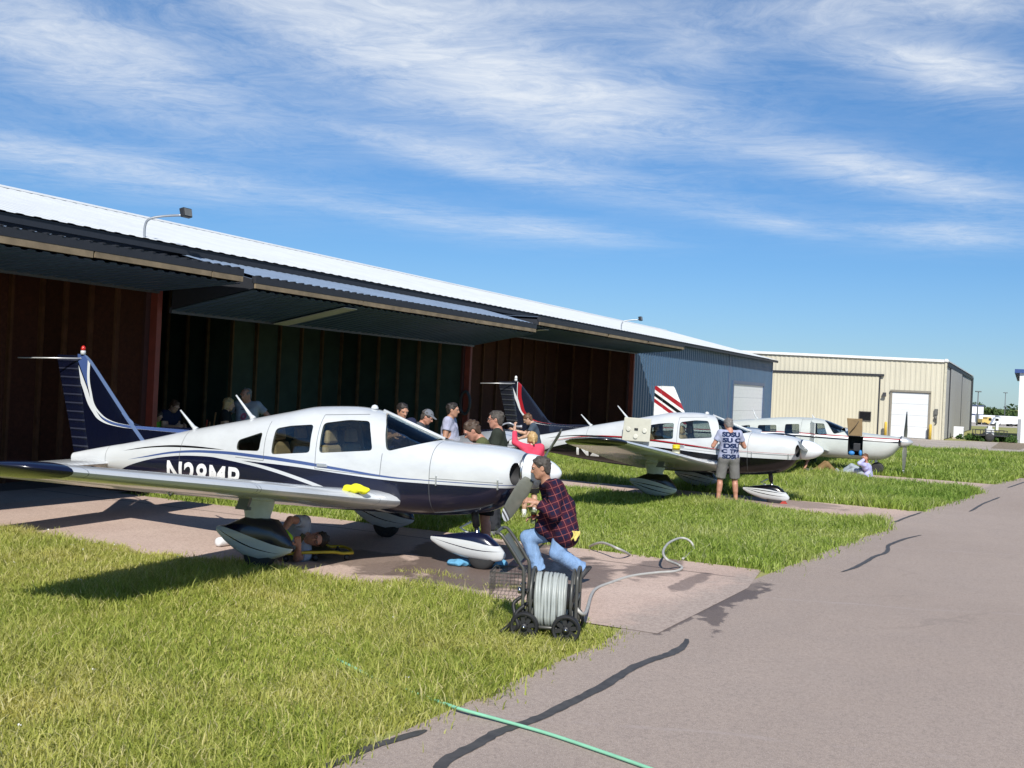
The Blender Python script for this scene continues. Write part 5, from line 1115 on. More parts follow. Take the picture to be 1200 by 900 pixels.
# opened baggage door of the second airplane, swung out on its forward hinge, lining towards us
b2 = [c for c in children(A2) if c.name.startswith('fuselage')][0]
LIN = mat('door_lining_cream', (.50,.49,.41), .6, var=.05)
bd = MB(); bd.hexa([L(3.42,.60,1.165),L(4.02,.66,1.165),L(4.02,.69,1.165),L(3.42,.63,1.165),L(3.40,.60,1.655),L(3.98,.66,1.665),L(3.98,.69,1.665),L(3.40,.63,1.655)]); bd = bd.build('baggage_door', LIN, b2, bevel=.012)
mb = MB()
for u, z in ((3.53,1.40),(3.88,1.42),(3.72,1.27)):
    mb.lathe([(0,.052),(.006,.052),(.007,.04)], 20, 0, lambda x, y, zz: L(u+y, .645+(u-3.42)*.1+x, z+zz))
mb.build('liner_patch', mat('liner_patch', (.62,.61,.53), .5), bd)
mb = MB(); mb.box((-.04,0,-.02),(.04,.012,.025), 0, lambda a, b, c: L(3.71+a, .665+b, 1.42+c)); mb.build('latch', WIN_RUB, bd)
# ---- six-seat airplane at the end of the row
GW = (.50,.53,.50)
PROF3 = [(.28,1.12,.88,.24,1.0),(.33,1.155,.83,.30,1.0),(.5,1.18,.62,.38,.97),(.8,1.195,.46,.45,.93),(1.34,1.235,.425,.54,.90),(1.7,1.285,.42,.57,.90),(1.9,1.345,.42,.585,.90),(2.2,1.46,.42,.60,.90),(2.5,1.555,.42,.61,.90),(2.9,1.60,.42,.615,.90),(3.6,1.575,.43,.61,.90),(4.78,1.45,.45,.52,.92),(5.6,1.33,.50,.40,.93),(6.8,1.17,.62,.22,.93),(7.8,1.07,.80,.08,.94),(8.0,1.04,.84,.05,.94)]
FUS3 = Fus(PROF3, [(.28,2.2,2.2),(1.2,2.6,2.5),(2.5,2.6,3.0),(4,2.6,2.8),(6,2.2,2.3),(8,2,2)])
W3 = [[(2.83,1.10),(2.33,1.13),(2.46,1.45),(2.82,1.455)], [(3.60,1.08),(3.14,1.10),(3.18,1.40),(3.60,1.37)], [(4.44,1.09),(3.84,1.11),(3.87,1.33),(4.44,1.29)], [(5.0,1.12),(4.68,1.12),(4.70,1.28),(5.0,1.23)]]
WSH3 = [(2.14,1.155),(1.70,1.295),(1.5,1.4),(1.9,1.8),(2.55,1.8),(2.50,1.55),(2.36,1.45)]
RB = [(.3,1.035),(1.0,1.04),(2.0,1.045),(3.5,1.06),(5,1.0),(7.9,.94)]
P_N3 = paint('grey_white_paint', GW, [(REDC, off(RB,.055), off(RB,.085)), ((.80,.81,.80), off(RB,0), off(RB,.055)), (BLK, off(RB,-.045), off(RB,0))], lines=[(1.30,.55,1.30,1.2),(2.84,.5,2.84,1.58),(2.2,.5,2.84,.5),(3.12,.5,3.12,1.58)], rough=.3, coat=.3, su=9)
def fin3_mat():
    t = NT('striped_tail_paint'); x, y, z = t.sep(t.co('Object')); u = t.math('MULTIPLY', x, -1.0); e = t.math('SUBTRACT', z, t.math('MULTIPLY', t.math('SUBTRACT', u, 7.0), .62)); c = (.72,.73,.72)
    for a, b, col in ((1.62,1.78,REDC),(1.40,1.52,BLK),(1.20,1.33,REDC)): c = t.mix(t.math('MULTIPLY', t.math('GREATER_THAN', e, a), t.math('LESS_THAN', e, b)), c, col)
    t.col(c); t.bump(t.math('SINE', t.math('MULTIPLY', z, 40)), .2, .008); return t.set(.35, coat=.2)
def big_plane():
    root = empty('airplane'); tag(root, 'grey white six seat airplane with open nose locker at the end of the row', 'airplane', 'airplanes parked in a row on the grass')
    me, glasses = shell(FUS3, .28, 8.0, (1.95, 5.3), W3, WSH3, [((.28,.22,1.0),(.14,.09,.10)),((.28,-.22,1.0),(.14,.09,.10))], P_N3, ([(1.72,.56),(1.30,.56),(1.30,1.13),(1.72,1.13)], .12, 1.2))
    body = link('fuselage', me, root)
    for kind, g in glasses: link(kind, g, body)
    for u in (2.95,3.75,4.6):
        for v in (.27,-.27): seat(root, u, v, .55, mat('seat_brown', (.20,.13,.08), .6))
    mb = MB(); mb.hexa([L(1.98,-.5,.85),L(1.98,.5,.85),L(2.15,.5,.85),L(2.15,-.5,.85),L(1.98,-.46,1.22),L(1.98,.46,1.22),L(2.12,.47,1.2),L(2.12,-.47,1.2)]); mb.build('dashboard', WIN_RUB, body, bevel=.03)
    # front passenger door swung open and a dark plate on the skin painting the shaded opening
    mb = MB(); pr = [(2.86,.52),(3.10,.52),(3.10,1.53),(2.86,1.545)]; mb.hexa([L(u, FUS3.y(u,z)+.004, z) for u, z in pr]+[L(u, FUS3.y(u,z)+.010, z) for u, z in pr]); mb.build('doorway_plate', mat('doorway_shade', (.03,.02,.018), .8), body)
    mb = MB(); mb.hexa([L(2.84,.63,.54),L(2.62,1.05,.54),L(2.60,1.04,.54),L(2.82,.62,.54),L(2.84,.52,1.5),L(2.66,.85,1.45),L(2.64,.84,1.45),L(2.82,.51,1.5)]); mb.build('cabin_door', P_N3, body)
    # nose locker: raised panel with tan lining, contents
    y = .54
    mb = MB(); mb.hexa([L(1.32,y,1.14),L(1.72,y,1.14),L(1.72,y+.025,1.14),L(1.32,y+.025,1.14),L(1.32,y+.16,1.66),L(1.76,y+.16,1.66),L(1.76,y+.185,1.66),L(1.32,y+.185,1.66)]); nd = mb.build('locker_door', mat('locker_lining', (.30,.21,.11), .7), body, bevel=.01)
    mb = MB(); mb.tube([L(1.68,y+.07,1.22), L(1.52,y+.15,1.42), L(1.42,y+.18,1.58)], .012, 6); mb.build('strap', mat('strap_dark', (.08,.06,.04), .8), nd)
    mb = MB(); mb.ell(L(1.62,.46,.62), (.09,.06,.07)); mb.ell(L(1.36,.50,.64), (.05,.06,.09)); mb.build('blue_bag', mat('bag_blue', (.03,.20,.50), .6), body); mb = MB(); mb.box((-.10,-.06,-.12),(.10,.06,.12), 0, lambda a, b, c: L(1.48+a,.40+b,.80+c)); mb.build('battery_box', mat('dark_box', (.03,.03,.035), .5), body, bevel=.02)
    for a, b in (((4.6,0,1.46),(4.75,0,1.78)),((2.85,0,1.59),(2.90,0,1.70))):
        a = L(*a); b = L(*b); mb = MB(); mb.bar(a, a+(b-a)*.2, .03, .09); mb.tube([a, a+(b-a)*.5, b], [.028,.018,.01], 8); mb.build('antenna', WHT, body)
    wst = [(.4,2.20,3.95,.62),(.7,2.28,3.92,.655),(1.2,2.38,3.92,.72),(2.4,2.42,3.92,.86),(4.9,2.42,3.92,1.15)]; wt = [(4.9,2.42,3.92,1.15,.13),(5.02,2.46,3.90,1.165,.12),(5.1,2.6,3.86,1.18,.08),(5.14,2.8,3.75,1.19,.03)]
    wp = wing_paint('grey_white_wing', GW, 2.42, 3.92)
    for sg in (1,-1):
        make_wing(root, sg, wst, wt, wp, BLKG)
        mb = MB(); mb.tube([L(3.2,sg*1.6,.80),L(3.2,sg*1.62,.45),L(3.2,sg*1.62,.2)], [.06,.045,.035], 10); gl = mb.build('gear_leg', LGREY, root); wheel(gl, 3.2, sg*1.7, .2, .15)
        mb = MB(); mb.loft([foil(a, b-a, sg*v, .95, .10, 0, 9, 0) for v, a, b in ((.02,7.25,8.1),(1.8,7.28,8.08),(1.95,7.4,8.04))]); mb.build('stabilator', wp, root, sharp=40)
    f3 = fin3_mat(); fin = slab_fin([(1.0,6.55,7.62),(1.44,6.90,7.66),(1.9,7.12,7.72),(2.33,7.33,7.78),(2.37,7.37,7.78)], 'fin', f3, root); slab_fin([(.95,7.63,8.0),(1.44,7.67,8.0),(2.33,7.79,8.0),(2.36,7.80,7.99)], 'rudder', f3, fin, .1)
    mb = MB(); mb.tube([L(1.0,0,.55),L(.93,0,.2)], [.05,.035], 12); leg = mb.build('nose_leg', LGREY, root); mb = MB(); mb.tube([L(1.0,.03,.5),L(1.12,.03,.36),L(.98,.03,.26)], .018, 6); mb.build('scissor_link', CHROME, leg); wheel(leg, .92, 0, .19, .14)
    make_prop(root, .17, 1.03, R(84), .92, mat('spinner_silver', (.55,.56,.56), .3, .5), [(-.05,.004),(-.03,.035),(0,.065),(.06,.105),(.14,.142),(.22,.162),(.26,.168)], (.26,.17))
    return root
A3 = big_plane(); place(A3, PC)
# ------------------------------------------------------------------ things lying about
def soft(name, blobs, m, label, cat, loc, cuts=(), noise=.008, h=.01, group=None, flat=None):
    lo = np.min([np.array(b[0])-np.array(b[1]) for b in blobs], 0)-.05; hi = np.max([np.array(b[0])+np.array(b[1]) for b in blobs], 0)+.05
    F = SDF(lo, hi, h)
    for c, r in blobs: F.ell(c, r, None, .03)
    if flat is not None: F.cut((0,0,flat), (0,0,-1))
    V, Q = F.mesh(); V = V+np.stack([np.sin(V[:,1]*60+V[:,2]*40), np.sin(V[:,0]*55+V[:,2]*30), np.sin(V[:,0]*48+V[:,1]*66)],1)*noise
    if flat is not None: V[:,2] = np.maximum(V[:,2], flat)
    o = np_mesh(name, [(V,Q,0)], [m]); o.location = loc; return tag(o, label, cat, group)
TOWB = cloth('towel_blue', (.12,.33,.52)); RAGY = cloth('rag_yellow', (.68,.66,.03), .08); RAGG = cloth('rag_lime', (.42,.68,.05), .08)
p = gr(541,664); soft('towel', [((-.06,0,.03),(.12,.10,.035)),((.05,.02,.035),(.10,.09,.04)),((0,-.03,.05),(.08,.07,.03))], TOWB, 'light blue towel on the concrete behind the nose wheel', 'towel', (p.x+.0,p.y,.013), flat=.004)
p = gr(577,665); soft('towel', [((-.06,0,.035),(.13,.10,.04)),((.06,.02,.04),(.12,.09,.05)),((.02,-.02,.06),(.10,.07,.03))], TOWB, 'bunched light blue towel in front of the nose wheel', 'towel', (p.x,p.y,.013), flat=.004)
p = PW(PA, 2.02, 1.05, .905); soft('rag', [((-.08,0,.03),(.07,.06,.045)),((.02,.01,.04),(.09,.07,.05)),((.10,0,.02),(.06,.05,.035))], RAGY, 'bright yellow rag lying on the wing of the navy airplane', 'rag', p, flat=-.02)
p = gr(264,641); bt = empty('bottle', (p.x,p.y,.013), 1.0); tag(bt, 'white plastic bottle lying behind the main wheel of the navy airplane', 'bottle')
mb = MB(); fr = lambda x, y, z: Vector((x, y, z+.06)); mb.lathe([(-.14,.03),(-.13,.05),(-.11,.058),(.04,.058),(.08,.05),(.11,.024),(.15,.024)], 18, 0, fr); b_ = mb.build('bottle_body', mat('white_plastic', (.72,.73,.74), .35), bt, sharp=50)
mb = MB(); mb.lathe([(.15,.032),(.19,.032),(.20,.02)], 14, 0, fr); mb.build('cap', mat('grey_cap_plastic', (.25,.26,.28), .4), b_)
p = PW(PB, 2.62, 1.30, .955); tb = empty('tub', p+Vector((0,0,.0))); tag(tb, 'yellow wipe tub with white band standing on the black airplane wing', 'tub')
mb = MB(); fr = lambda x, y, z: Vector((y, z, x)); mb.lathe([(-.03,.075),(0,.078),(.07,.078)], 20, 0, fr); mb.lathe([(.07,.078),(.13,.078)], 20, 1, fr, caps=False); mb.lathe([(.13,.078),(.19,.078),(.20,.07)], 20, 0, fr); t_ = mb.build('tub_body', [mat('tub_yellow', (.70,.55,.02), .4), mat('tub_label', (.75,.74,.55), .5)], tb, sharp=40)
mb = MB(); mb.lathe([(.20,.080),(.225,.080),(.235,.06)], 20, 0, fr); mb.build('lid', mat('tub_yellow', (.70,.55,.02), .4), t_, sharp=40)
p = PW(PB, .72, -.05, 0); ck = MB(); ck.hexa([p+Vector(v) for v in ((-.12,-.09,.012),(.12,-.09,.012),(.12,.09,.012),(-.12,.09,.012),(-.03,-.09,.13),(.03,-.09,.13),(.03,.09,.13),(-.03,.09,.13))]); tag(ck.build('wheel_chock', mat('chock_red', (.35,.03,.02), .6), bevel=.01), 'red wheel chock in front of the black airplane nose wheel', 'chock')
# hoses
HG = mat('hose_grey', (.40,.39,.36), .45, var=.1); HGR = mat('hose_green', (.22,.50,.33), .45, var=.1)
hp = [Vector((gr(643,748).x+.20,9.17,.30)), Vector((gr(643,748).x+.31,9.24,.20)), gr(693,697,.05), gr(700,689,.025), gr(715,683,.02), gr(740,675,.02), gr(770,671,.02), gr(790,669.5,.02), gr(799,666,.03), gr(795,662,.05), gr(782,656,.15), gr(777,647,.20), gr(783,637,.20), gr(795,631,.20), gr(804,631.5,.19), gr(811,637,.13), gr(812,645,.05), gr(800,655,.03)]
mb = MB(); mb.tube(spline(hp, 8), .0165, 8); tag(mb.build('hose', HG), 'grey hose running from the reel across the pad and looping onto the grass', 'hose')
mb = MB(); mb.tube(spline([gr(690,641,.03), gr(697,637.5,.12), gr(705,636,.17), gr(713,638,.18), gr(722,642,.17), gr(731,646,.12), gr(738,650,.03)], 8), .0165, 8); tag(mb.build('hose', HG), 'short bend of grey hose rising out of the grass behind the plaid man', 'hose')
mb = MB(); mb.tube(spline([gr(385,768,.02), gr(410,780,.045), gr(440,795,.03), gr(480,810,.02), gr(520,824,.03), gr(540,831,.04), gr(580,842,.03), gr(640,859,.025), gr(700,879,.025), gr(760,900,.025), gr(840,930,.025)], 8), .0115, 8); tag(mb.build('hose', HGR), 'pale green hose lying across the corner of the asphalt', 'hose')
# hose reel cart
HC = empty('hose_reel_cart', (gr(643,748).x, 9.2, 0), R(-8)); tag(HC, 'grey four wheeled hose reel cart wound with pale hose on the grass edge', 'hose cart')
FRM = mat('cart_frame_grey', (.085,.085,.078), .4, .3); BLKP = mat('black_plastic', (.018,.018,.019), .5)
for x in (-.19,.17):
    for y in (-.24,.20):
        mb = MB(); fr = lambda a, b, c: Vector((x+b, y+a, .125+c)); mb.lathe([(-.03,.098),(-.034,.112),(-.022,.125),(.022,.125),(.034,.112),(.03,.098),(-.03,.098)], 30, 0, fr, caps=False)
        w_ = mb.build('wheel', BLKP, HC, sharp=50); mb = MB(); mb.lathe([(-.03,.006),(-.03,.03),(.03,.03),(.03,.006)], 14, 0, fr)
        for i in range(8):
            a = math.pi*i/4+.2; mb.bar(Vector((x+.02*math.cos(a), y, .125+.02*math.sin(a))), Vector((x+.10*math.cos(a), y, .125+.10*math.sin(a))), .035, .016, 0, (0,1,0))
        mb.build('spokes', BLKP, w_); mb = MB(); mb.ell((x, y-.035, .125), (.014,.012,.014), 10, 8); mb.build('hub_cap', CHROME, w_)
for x in (-.19,.17): mb = MB(); mb.tube([(x,-.22,.125),(x,.20,.125)], .010, 8); mb.build('axle', STEEL, HC)
def hoop(x, w_, top, bot): return [(x,-w_,bot),(x,-w_,top-.12),(x,-w_*.75,top-.03),(x,0,top),(x,w_*.75,top-.03),(x,w_,top-.12),(x,w_,bot)]
mb = MB(); mb.tube(spline(hoop(.245,.20,.62,.10), 6), .0145, 8); mb.tube([(-.22,-.20,.12),(.245,-.20,.12)], .0145, 8); mb.tube([(-.22,.20,.12),(.245,.20,.12)], .0145, 8); mb.tube(spline([(-.22,-.20,.08),(-.22,-.20,.55),(-.26,-.20,.66),(-.42,-.20,.88),(-.48,-.18,.90)], 6), .0145, 8); mb.tube(spline([(-.22,.20,.08),(-.22,.20,.55),(-.26,.20,.66),(-.42,.20,.88),(-.48,.18,.90)], 6), .0145, 8); mb.tube([(-.48,-.18,.90),(-.48,.18,.90)], .0145, 8); mb.tube([(-.22,-.20,.36),(-.22,.20,.36)], .012, 8); mb.tube([(.245,-.20,.36),(.245,.20,.36)], .012, 8); mb.build('frame', FRM, HC)
mb = MB(); mb.hexa([(-.27,-.185,.645),(-.27,.185,.645),(-.285,.185,.65),(-.285,-.185,.65),(-.41,-.185,.855),(-.41,.185,.855),(-.425,.185,.86),(-.425,-.185,.86)]); mb.build('back_panel', mat('panel_olive_grey', (.11,.115,.09), .5), HC)
for x in (-.15,.20):
    mb = MB(); mb.lathe([(-.012,.02),(-.012,.235),(.012,.235),(.012,.02)], 40, 0, lambda a, b, c: Vector((x+a, b, .36+c))); fl = mb.build('reel_flange', BLKP, HC) if False else None
    mb = MB(); mb.tube([(x, .235*math.cos(a), .36+.235*math.sin(a)) for a in [2*math.pi*i/40 for i in range(40)]], .013, 8, closed=True)
    for i in range(6): a = math.pi*i/3+.3; mb.bar((x,.03*math.cos(a),.36+.03*math.sin(a)), (x,.23*math.cos(a),.36+.23*math.sin(a)), .02, .012)
    mb.build('reel_ring', FRM, HC)
mb = MB(); mb.lathe([(-.16,.11),(.21,.11)], 24, 0, lambda a, b, c: Vector((a, b, .36+c))); mb.build('drum', BLKP, HC)
rg_ = random.Random(4); mb = MB(); pts = []
for lay, r0, x0, x1, nt in ((0,.14,-.13,.15,10),(1,.168,-.125,.145,10),(2,.194,-.12,.135,9)):
    for i in range(nt*24):
        a = 2*math.pi*i/24; t = i/(nt*24); wv = .005*math.sin(a*.5+i*.02)+.004*math.sin(a*1.3+lay)
        rr = r0*(1+.05*math.sin(a*2+lay*2+i*.013))+(.02 if math.sin(a) < -.3 else 0)*lay; pts.append((x0+(x1-x0)*t+wv, rr*math.cos(a), .335+rr*math.sin(a)*1.06))
mb.tube(pts, .0150, 8); mb.build('wound_hose', mat('hose_pale', (.34,.365,.35), .45, var=.08), HC)
mb = MB()
for z in (.34,.37,.40,.43,.46,.49,.52,.55): 
    mb.tube([(-.52,-.17,z),(-.24,-.17,z),(-.24,.17,z),(-.52,.17,z)], .0016, 4, closed=True)
for i in range(9):
    x = -.52+.28*i/8
    for y in (-.17,.17): mb.tube([(x,y,.34),(x,y,.56)], .0016, 4)
    mb.tube([(x,-.17,.34),(x,.17,.34)], .0016, 4)
for i in range(10): y = -.17+.34*i/9; mb.tube([(-.52,y,.34),(-.52,y,.56)], .0016, 4); mb.tube([(-.24,y,.34),(-.24,y,.56)], .0016, 4)
mb.tube([(-.52,-.17,.56),(-.24,-.17,.56),(-.24,.17,.56),(-.52,.17,.56)], .004, 6, closed=True); mb.build('wire_basket', FRM, HC)
mb = MB(); mb.tube(spline([(-.22,-.1,.36),(-.30,-.16,.30),(-.28,-.22,.20),(-.34,-.20,.10),(-.45,-.22,.03),(-.56,-.26,.03)], 6), .017, 8); mb.tube(spline([(-.2,-.22,.30),(-.27,-.24,.22),(-.24,-.25,.12),(-.32,-.2,.06)], 6), .017, 8); mb.build('leader_hose', BLKP, HC)
mb = MB(); mb.lathe([(0,.02),(.05,.022),(.055,.03),(.075,.03)], 12, 0, lambda a, b, c: Vector((-.20-a, -.08+b, .40+c))); mb.tube([(-.21,-.05,.46),(-.25,-.05,.46),(-.25,-.12,.46)], .009, 6); mb.build('crank', CHROME, HC)
# mechanic's creeper under the wing
p = gr(366,660); CR = empty('creeper', (p.x+.02, p.y+.32, .012), R(24)); tag(CR, 'yellow framed mechanics creeper under the navy airplane wing', 'creeper')
mb = MB(); yl = mat('creeper_yellow', (.55,.40,.02), .4); mb.tube(spline([(.34,-.24,.09),(.20,-.24,.09),(.10,-.27,.11),(-.25,-.27,.11),(-.50,-.27,.11),(-.53,.27,.11),(-.25,.27,.11),(.10,.27,.11),(.20,.24,.09),(.34,.24,.09),(.38,0,.09),(.34,-.24,.09)], 3), .018, 8); mb.build('frame', yl, CR)
mb = MB(); mb.box((-.48,-.24,.095),(.12,.24,.125)); mb.build('pad', BLKP, CR, bevel=.01)
for x in (-.45,-.1,.28):
    for y in (-.22,.22): mb = MB(); mb.lathe([(-.015,.005),(-.015,.035),(.015,.035),(.015,.005)], 12, 0, lambda a, b, c: Vector((x+b, y+a, .036+c))); mb.bar((x,y,.05),(x,y,.10),.02,.02); mb.build('caster', BLKP, CR)
# broom handles leaning in the hangar, coiled cord on the post
for (px0, py0, px1, py1, Y, m, lab) in ((243,492,238,530,20.2,mat('handle_red', (.40,.06,.03), .5),'red broom handle leaning at the left of three in the hangar'),(246,494,243,530,20.3,mat('handle_tan', (.42,.22,.09), .6),'tan wooden broom handle leaning upright in the hangar'),(253,483,245,531,20.35,mat('handle_tan', (.42,.22,.09), .6),'tall tan broom handle leaning to the right in the hangar')):
    a = at(px0,py0,Y); b = Vector((at(px1,py1,Y).x, Y-.1, 0.03)); BR = empty('broom', b); tag(BR, lab, 'broom', 'brooms standing in the hangar')
    mb = MB(); mb.tube([Vector((0,0,.12)), a-b], .016, 8); mb.build('handle', m, BR); mb = MB(); mb.hexa([(-.16,-.03,.02),(.16,-.03,.02),(.16,.03,.02),(-.16,.03,.02),(-.13,-.02,.14),(.13,-.02,.14),(.13,.02,.14),(-.13,.02,.14)]); mb.build('bristle_head', mat('bristles', (.20,.14,.07), .9), BR)
p = H(24.35,-13.75,0); cc = at(545,472,p.y); rg_ = random.Random(9); mb = MB(); pts = []
for i in range(7*16):
    a = 2*math.pi*i/16; pts.append((.13*math.sin(a)*(1+.2*math.sin(i*.09)), .03*math.sin(i*.31), -.28-.30*math.cos(a)*(1+.1*math.cos(i*.07))))
mb.tube([(q[0],q[1],q[2]) for q in pts], .012, 6); mb.tube([(0,0,.06),(0,0,-.02)], .012, 6); o = mb.build('cord_coil', mat('cord_black', (.03,.03,.032), .5)); o.location = (cc.x, p.y-.02, cc.z+.28); tag(o, 'coil of black cord hanging beside the middle hangar post', 'cord')
# ------------------------------------------------------------------ the people
def plaid():
    t = NT('plaid_flannel'); x, y, _ = t.sep(t.n('ShaderNodeUVMap').outputs[0]); w = t.noise(t.co('Object'), 6, 4); x = t.math('ADD', x, t.math('MULTIPLY', w, .02)); y = t.math('ADD', y, t.math('MULTIPLY', w, .02))
    def lines(v, per, wd, o=0): return t.math('LESS_THAN', t.math('ABSOLUTE', t.math('SUBTRACT', t.math('FRACT', t.math('ADD', t.math('DIVIDE', v, per), o)), .5)), wd/per/2)
    c = (.012,.009,.030); bx, by = lines(x,.15,.055,.25), lines(y,.15,.055,.25)
    c = t.mix(t.math('MULTIPLY', bx, .6), c, (.050,.009,.020)); c = t.mix(t.math('MULTIPLY', by, .6), c, (.050,.009,.020)); c = t.mix(t.math('MULTIPLY', lines(x,.075,.006), .8), c, (.27,.075,.068)); c = t.mix(t.math('MULTIPLY', lines(y,.075,.006), .8), c, (.27,.075,.068))
    t.col(c); t.bump(t.noise(t.co('Object', (1,1,.45)), 14, 4, .6, 1.2), .8, .025); return t.set(.9, spec=.2)
def denim(name, c):
    t = NT(name); f = t.noise(t.co('Object', (1,1,.35)), 9, 6, .65, .6); g_ = t.noise(t.co('Object'), 160, 2); t.col(t.mix(t.math('MULTIPLY', t.step(g_, .4, .7), .25), t.ramp(f, [(.3, tuple(k*.72 for k in c)), (.7, tuple(k*1.25 for k in c))]), (.45,.55,.65))); t.bump(f, .8, .03); return t.set(.9, spec=.2)
JEAN = denim('light_denim', (.17,.29,.50)); JEAN2 = denim('dark_denim', (.035,.06,.13)); BLKSHOE = mat('shoe_black', (.018,.018,.02), .6); WSHOE = mat('shoe_white', (.55,.55,.53), .6); GSHOE = mat('shoe_grey', (.12,.12,.13), .7); BOOT = mat('boot_grey', (.30,.31,.33), .8)
TEE_G = cloth('tee_heather', (.30,.32,.36)); TEE_B = cloth('tee_black', (.012,.012,.013)); TEE_N = cloth('tee_navy', (.018,.022,.05)); TEE_L = cloth('tee_lavender_white', (.36,.37,.48)); TEE_O = cloth('tee_olive', (.085,.095,.042)); TEE_D = cloth('tee_dark_green', (.03,.036,.028)); TEE_S = cloth('tee_slate', (.055,.075,.105)); PINK = cloth('tee_pink', (.62,.06,.11)); LIME = cloth('hoodie_green', (.17,.40,.05)); TEE_C = cloth('tee_charcoal', (.07,.075,.085)); LAV = cloth('shirt_lavender', (.42,.43,.70))
SH_G = cloth('shorts_grey', (.155,.15,.145)); SH_B = cloth('shorts_black', (.015,.015,.016)); SH_K = cloth('trousers_khaki', (.20,.13,.06)); TR_D = cloth('trousers_dark', (.03,.032,.038)); PALEJ = denim('pale_denim', (.30,.34,.38)); WSOCK = cloth('sock_white', (.65,.65,.64)); GCAP = cloth('cap_grey', (.13,.14,.16))
T = lambda px, py, Y: np.array(at(px, py, Y), float)
def base_of(px, py, Y): p = at(px, py, Y); return (p.x, Y, 0.0)
HANDS_FWD = {'l':((.03,.02,-.27),(.27,-.07,-.25)), 'r':((.03,-.02,-.27),(.27,.07,-.25))}
# plaid man crouching at the propeller
J = dict(k=1.03, head=T(633.5,548,11.78), neck=T(640,563.5,11.8), chest=T(655,593,11.8), pel=T(660,617,11.8), sl=T(651,570,11.61), sr=T(641,568,11.99), el=T(650,603,11.52), wl=T(629,589,11.58), er=T(646,602,11.98), wr=T(632,606,11.85),
    hl=T(661,621,11.70), hr=T(656,621,11.89), kl=T(653,648,11.66), kr=T(618.5,630,11.92), al=T(684.5,668,11.72), ar=T(633.5,671,11.9), tl=T(673,681,11.66), tr=T(618,680,11.86), face=unit((-1,-.08,-.22)), hup=unit((-.22,.0,1)))
p_plaid = person('man in a plaid shirt and blue jeans crouching by the propeller of the navy airplane', J, SKIN2, plaid(), 'long', JEAN, 'long', H_GREY, 'short', BLKSHOE, h=.0095, shirt_uv=True, hem=-.30, fs=1.10, loose=.022, drape=[(T(647,590,11.76),T(637,617,11.80),.105,.10),(T(652,600,11.78),T(650,625,11.78),.12,.115),(T(661,594,11.72),T(664,628,11.63),.12,.13)], glasses=False, hands={'l':((-.9,.1,.2),(0,.5,-.6)), 'r':((-.8,-.1,.0),(.1,-.2,-.9))})
p = T(625.5,605,11.83); sc_ = empty('spray_can', (p[0],p[1],p[2]-.08)); tag(sc_, 'small green and red spray can in the hand of the plaid man', 'spray can')
mb = MB(); fr = lambda x, y, z: Vector((y, z, x)); mb.lathe([(0,.03),(.005,.033),(.06,.033)], 16, 0, fr); mb.lathe([(.06,.033),(.10,.033)], 16, 1, fr, caps=False); mb.lathe([(.10,.033),(.14,.033),(.15,.025)], 16, 0, fr); b_ = mb.build('can_body', [mat('can_green', (.16,.20,.10), .4), mat('can_red', (.5,.06,.05), .4)], sc_, sharp=40); mb = MB(); mb.lathe([(.15,.018),(.175,.018),(.18,.01)], 12, 0, fr); mb.build('nozzle', WHT, b_)
p = Vector(T(674.5,622,11.475)); mb = MB(); vs = []; nx, nz = 9, 8
for j in range(nz):
    for i in range(nx):
        a, c = i/(nx-1)-.5, j/(nz-1); vs.append(p+Vector((.085*a*(1-.25*c)+.012*math.sin(c*5), .012*math.sin(a*14+c*2)-.02, -.095*c*(1+.18*math.sin(a*9)))))
mb.add(vs, [(j*nx+i, j*nx+i+1, (j+1)*nx+i+1, (j+1)*nx+i) for j in range(nz-1) for i in range(nx-1)], 0, True); rgo = mb.build('rag', cloth('rag_pale_yellow', (.66,.55,.17))); m_ = rgo.modifiers.new('thick', 'SOLIDIFY'); m_.thickness = .008; tag(rgo, 'pale yellow rag hanging from the back pocket of the plaid man', 'rag')
